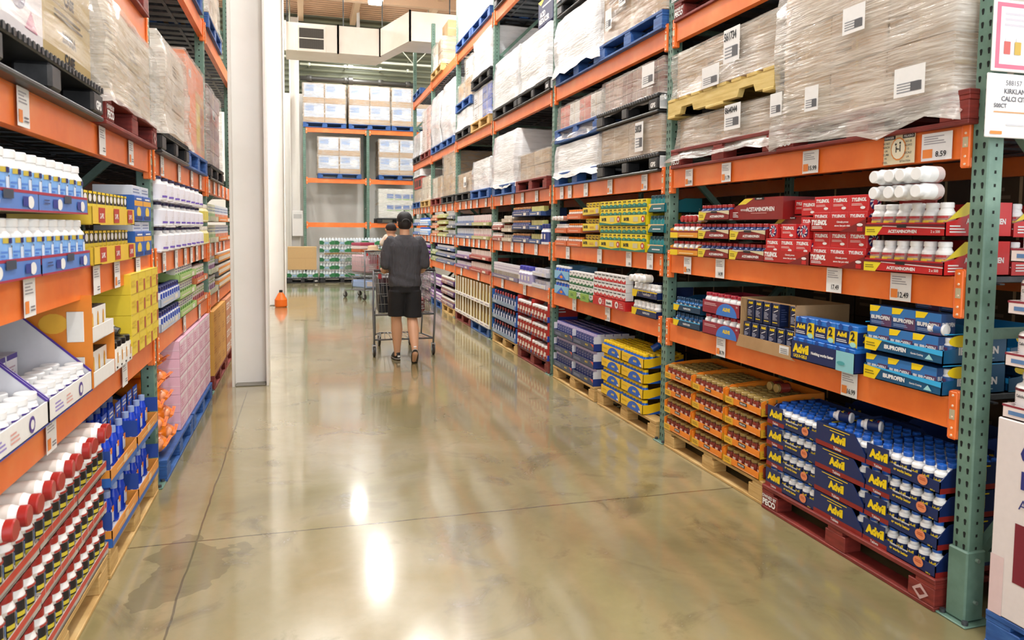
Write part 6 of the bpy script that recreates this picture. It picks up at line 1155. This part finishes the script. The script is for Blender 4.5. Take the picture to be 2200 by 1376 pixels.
# shopping carts
CH = C('#a4a6a8', .3, .5); CHD = C('#77797d', .35, .5)
def wall_wires(m, P, nu, nv, r=.003):          # bilinear patch of wires
    a, b, c, d = [Vector(p) for p in P]
    f = lambda u, v: a.lerp(b, u).lerp(d.lerp(c, u), v)
    for i in range(nu+1): m.tube([f(i/nu, 0), f(i/nu, 1)], r, CH, 5)
    for j in range(nv+1): m.tube([f(0, j/nv), f(1, j/nv)], r if 0 < j < nv else r*1.7, CH, 5)
m = MB(); zb, zt = .5, 1.0; L = .98
rb, rt_, fb, ft = [(-.30, .03, zb), (.30, .03, zb)], [(-.36, 0, zt), (.36, 0, zt)], [(-.2, L-.06, zb+.06), (.2, L-.06, zb+.06)], [(-.25, L, zt-.03), (.25, L, zt-.03)]
wall_wires(m, (rb[0], rb[1], rt_[1], rt_[0]), 15, 4); wall_wires(m, (rb[0], fb[0], ft[0], rt_[0]), 20, 5); wall_wires(m, (rb[1], fb[1], ft[1], rt_[1]), 20, 5); wall_wires(m, (fb[0], fb[1], ft[1], ft[0]), 10, 5); wall_wires(m, (rb[0], rb[1], fb[1], fb[0]), 12, 10)
basket = m.mesh('basket')
m = MB()
for sx in (-1, 1):
    m.tube([(sx*.365, -.02, 1.03), (sx*.37, -.01, .6), (sx*.36, .0, .3), (sx*.355, .02, .13)], .0125, CHD, 8); m.tube([(sx*.365, .0, .5), (sx*.3, .5, .48), (sx*.22, .88, .55)], .011, CHD, 8)
    m.tube([(sx*.355, .02, .2), (sx*.3, .5, .19), (sx*.2, .86, .16)], .011, CHD, 8); m.tube([(sx*.3, .45, .5), (sx*.29, .5, .19)], .01, CHD, 8)
m.tube([(-.355, .02, .2), (.355, .02, .2)], .01, CHD, 8); m.tube([(-.2, .86, .16), (.2, .86, .16)], .01, CHD, 8)
m.tube([(-.365, .0, .5), (.365, .0, .5)], .012, CHD, 8)
for i in range(9): m.tube([(-.3+i*.075, .03, .2), (-.18+i*.045, .85, .165)], .004, CH, 5)
frame = m.mesh('frame')
m = MB().tube([(-.365, -.02, 1.03), (.365, -.02, 1.03)], .016, C('#3a3c42', .4), 10); handle = m.mesh('handle')
m = MB(); wall_wires(m, ((-.26, .02, .72), (.26, .02, .72), (.28, .0, .98), (-.28, .0, .98)), 9, 2); wall_wires(m, ((-.26, .03, .72), (.26, .03, .72), (.24, .22, .7), (-.24, .22, .7)), 9, 2); wall_wires(m, ((-.24, .24, .68), (.24, .24, .68), (.26, .2, .97), (-.26, .2, .97)), 9, 3)
m.box(-.31, -.004, .93, -.27, .0, .99, RED); seat = m.mesh('child_seat')
m = MB(); m.lathe([(.058, -.014), (.062, -.01), (.062, .01), (.058, .014)], C('#2b2622', .5), 16, Matrix.Rotation(PI/2, 4, 'Y')).lathe([(.022, -.018), (.022, .018)], CH, 10, Matrix.Rotation(PI/2, 4, 'Y'))
m.box(-.024, -.018, -.01, -.018, .03, .075, CH).box(.018, -.018, -.01, .024, .03, .075, CH).box(-.024, -.018, .07, .024, .03, .08, CH); wheel = m.mesh('caster')
ck = [('basket', basket), ('frame', frame), ('handle', handle), ('child_seat', seat)]+[('caster', wheel, p) for p in ((-.355, .02, .062), (.355, .02, .062), (-.2, .84, .062), (.2, .84, .062))]
CX, CY = 1.155, 8.74
inst(('shopping_cart', None, ck), (CX, CY, 0), .02, 'grey wire shopping cart pushed by the person in the grey t-shirt', 'shopping cart')
m = MB().cbox(-.17, -.22, 0, .17, .22, .42, C('#17161a', .4), .006); m.art('F', (-.17, -.22, 0, .17, .22, .42), [('t', 'BOOT', .78, .6, .1, YEL, .3, .05), ('r', .0, .85, .5, 1, C('#4a1f28'))])
inst(('black_carton', m.mesh('c'), []), (CX-.12, CY+.3, .515), 0, 'black carton with small yellow lettering inside the front cart', 'carton')
m = MB().cbox(-.06, -.1, 0, .06, .1, .22, C('#ece8e4', .4), .01).cbox(-.05, -.24, 0, .06, -.11, .17, C('#8a3a3e', .4), .02); m.art('F', (-.05, -.24, 0, .06, -.11, .17), [('l', .05, .2, .95, .8, 4, PAPER)])
inst(('food_pack', m.mesh('c'), []), (CX+.2, CY+.33, .515), 0, 'white and dark red food packs at the right side of the front cart', 'food pack')
f2x, f2y = 1.52, 15.75
inst(('shopping_cart', None, ck), (f2x, f2y, 0), .62, 'far wire shopping cart turned aside, carrying a pale hat', 'shopping cart')
def cp(x, y): return (f2x+x*math.cos(.62)-y*math.sin(.62), f2y+x*math.sin(.62)+y*math.cos(.62))
m = MB().lathe([(.19, 0), (.2, .006), (.11, .015), (.1, .09), (.06, .11)], C('#cdb594', .7), 20, ax=(1.15, .9)); inst(('sun_hat', m.mesh('hat'), []), cp(-.03, .12)+(1.035,), .5, 'pale straw hat lying on the far cart handle', 'hat')
m = MB()
for i in range(3): m.cbox(-.2, -.15, i*.07, .2, .15, i*.07+.064, C(['#b8603a', '#e0d0cc', '#a8405a'][i], .4), .006)
inst(('snack_trays', m.mesh('s'), []) if 0 else ('snack_tray', m.mesh('s'), []), cp(.03, .52)+(.99,), .62, 'orange and pink snack tray stack on top of the far cart', 'snack tray')
m = MB().cbox(-.18, -.3, 0, .18, .25, .38, C('#d8b0b8', .3), .03); m.art('F', (-.18, -.3, 0, .18, .25, .38), [('r', .1, .5, .9, .9, C('#c87a8a')), ('r', .7, .0, .85, 1, C('#b84030')), ('l', .1, .1, .6, .4, 3, PAPER)])
inst(('bagged_goods', m.mesh('s'), []), cp(0, .42)+(.56,), .62, 'pinkish bag of goods filling the far cart', 'bag')
m = MB().cbox(-.2, -.28, 0, .2, .25, .17, C('#9fb8e4', .3), .03); m.art('F', (-.2, -.28, 0, .2, .25, .17), [('p', [(0, .3), (1, .1), (1, .6), (0, .9)], PAPER)])
inst(('blue_bag', m.mesh('s'), []), cp(0, .4)+(.225,), .62, 'pale blue and white bag on the lower rack of the far cart', 'bag')
# ---------------- ceiling lamps, with added fill lamps ----------------
def lamp(x, y, z, label, L=1.5, W=.36):
    h = MB().cbox(-W/2, -L/2, .02, W/2, L/2, .14, WHITE, .03).lathe([(.05, .14), (.04, 7.4-z)], WHITE, 8)
    d = MB().cbox(-W/2+.03, -L/2+.03, 0, W/2-.03, L/2-.03, .02, 'lamp_glow', .004)
    inst(('ceiling_or_fill_lamp', None, [('housing', h.mesh('h')), ('diffuser', d.mesh('d'))]), (x, y, z), 0, label, 'lamp', 'ceiling lamps')
for i, (x, y, z) in enumerate(((.85, -1, 7), (.85, 3, 7), (.85, 6.8, 7), (.2, 10.4, 7), (1.7, 10.4, 7), (.2, 12.2, 6.4), (2.0, 12.2, 6.4), (1.75, 18, 7), (1.5, 20.9, 6.6), (-1.6, 20.7, 7), (-1.4, 16.8, 7))):  # most of the deeper lamps are unseen additions that brighten the far end
    lamp(x, y, z, 'white ceiling lamp among aisle and added fill lamps, %s in order from the camera' % ORD[i])
for i, y in enumerate((1, 8, 15, 20)): lamp(4.8, y, 7.0, 'white ceiling lamp over the neighbouring aisle, %s from the camera' % ORD[i])
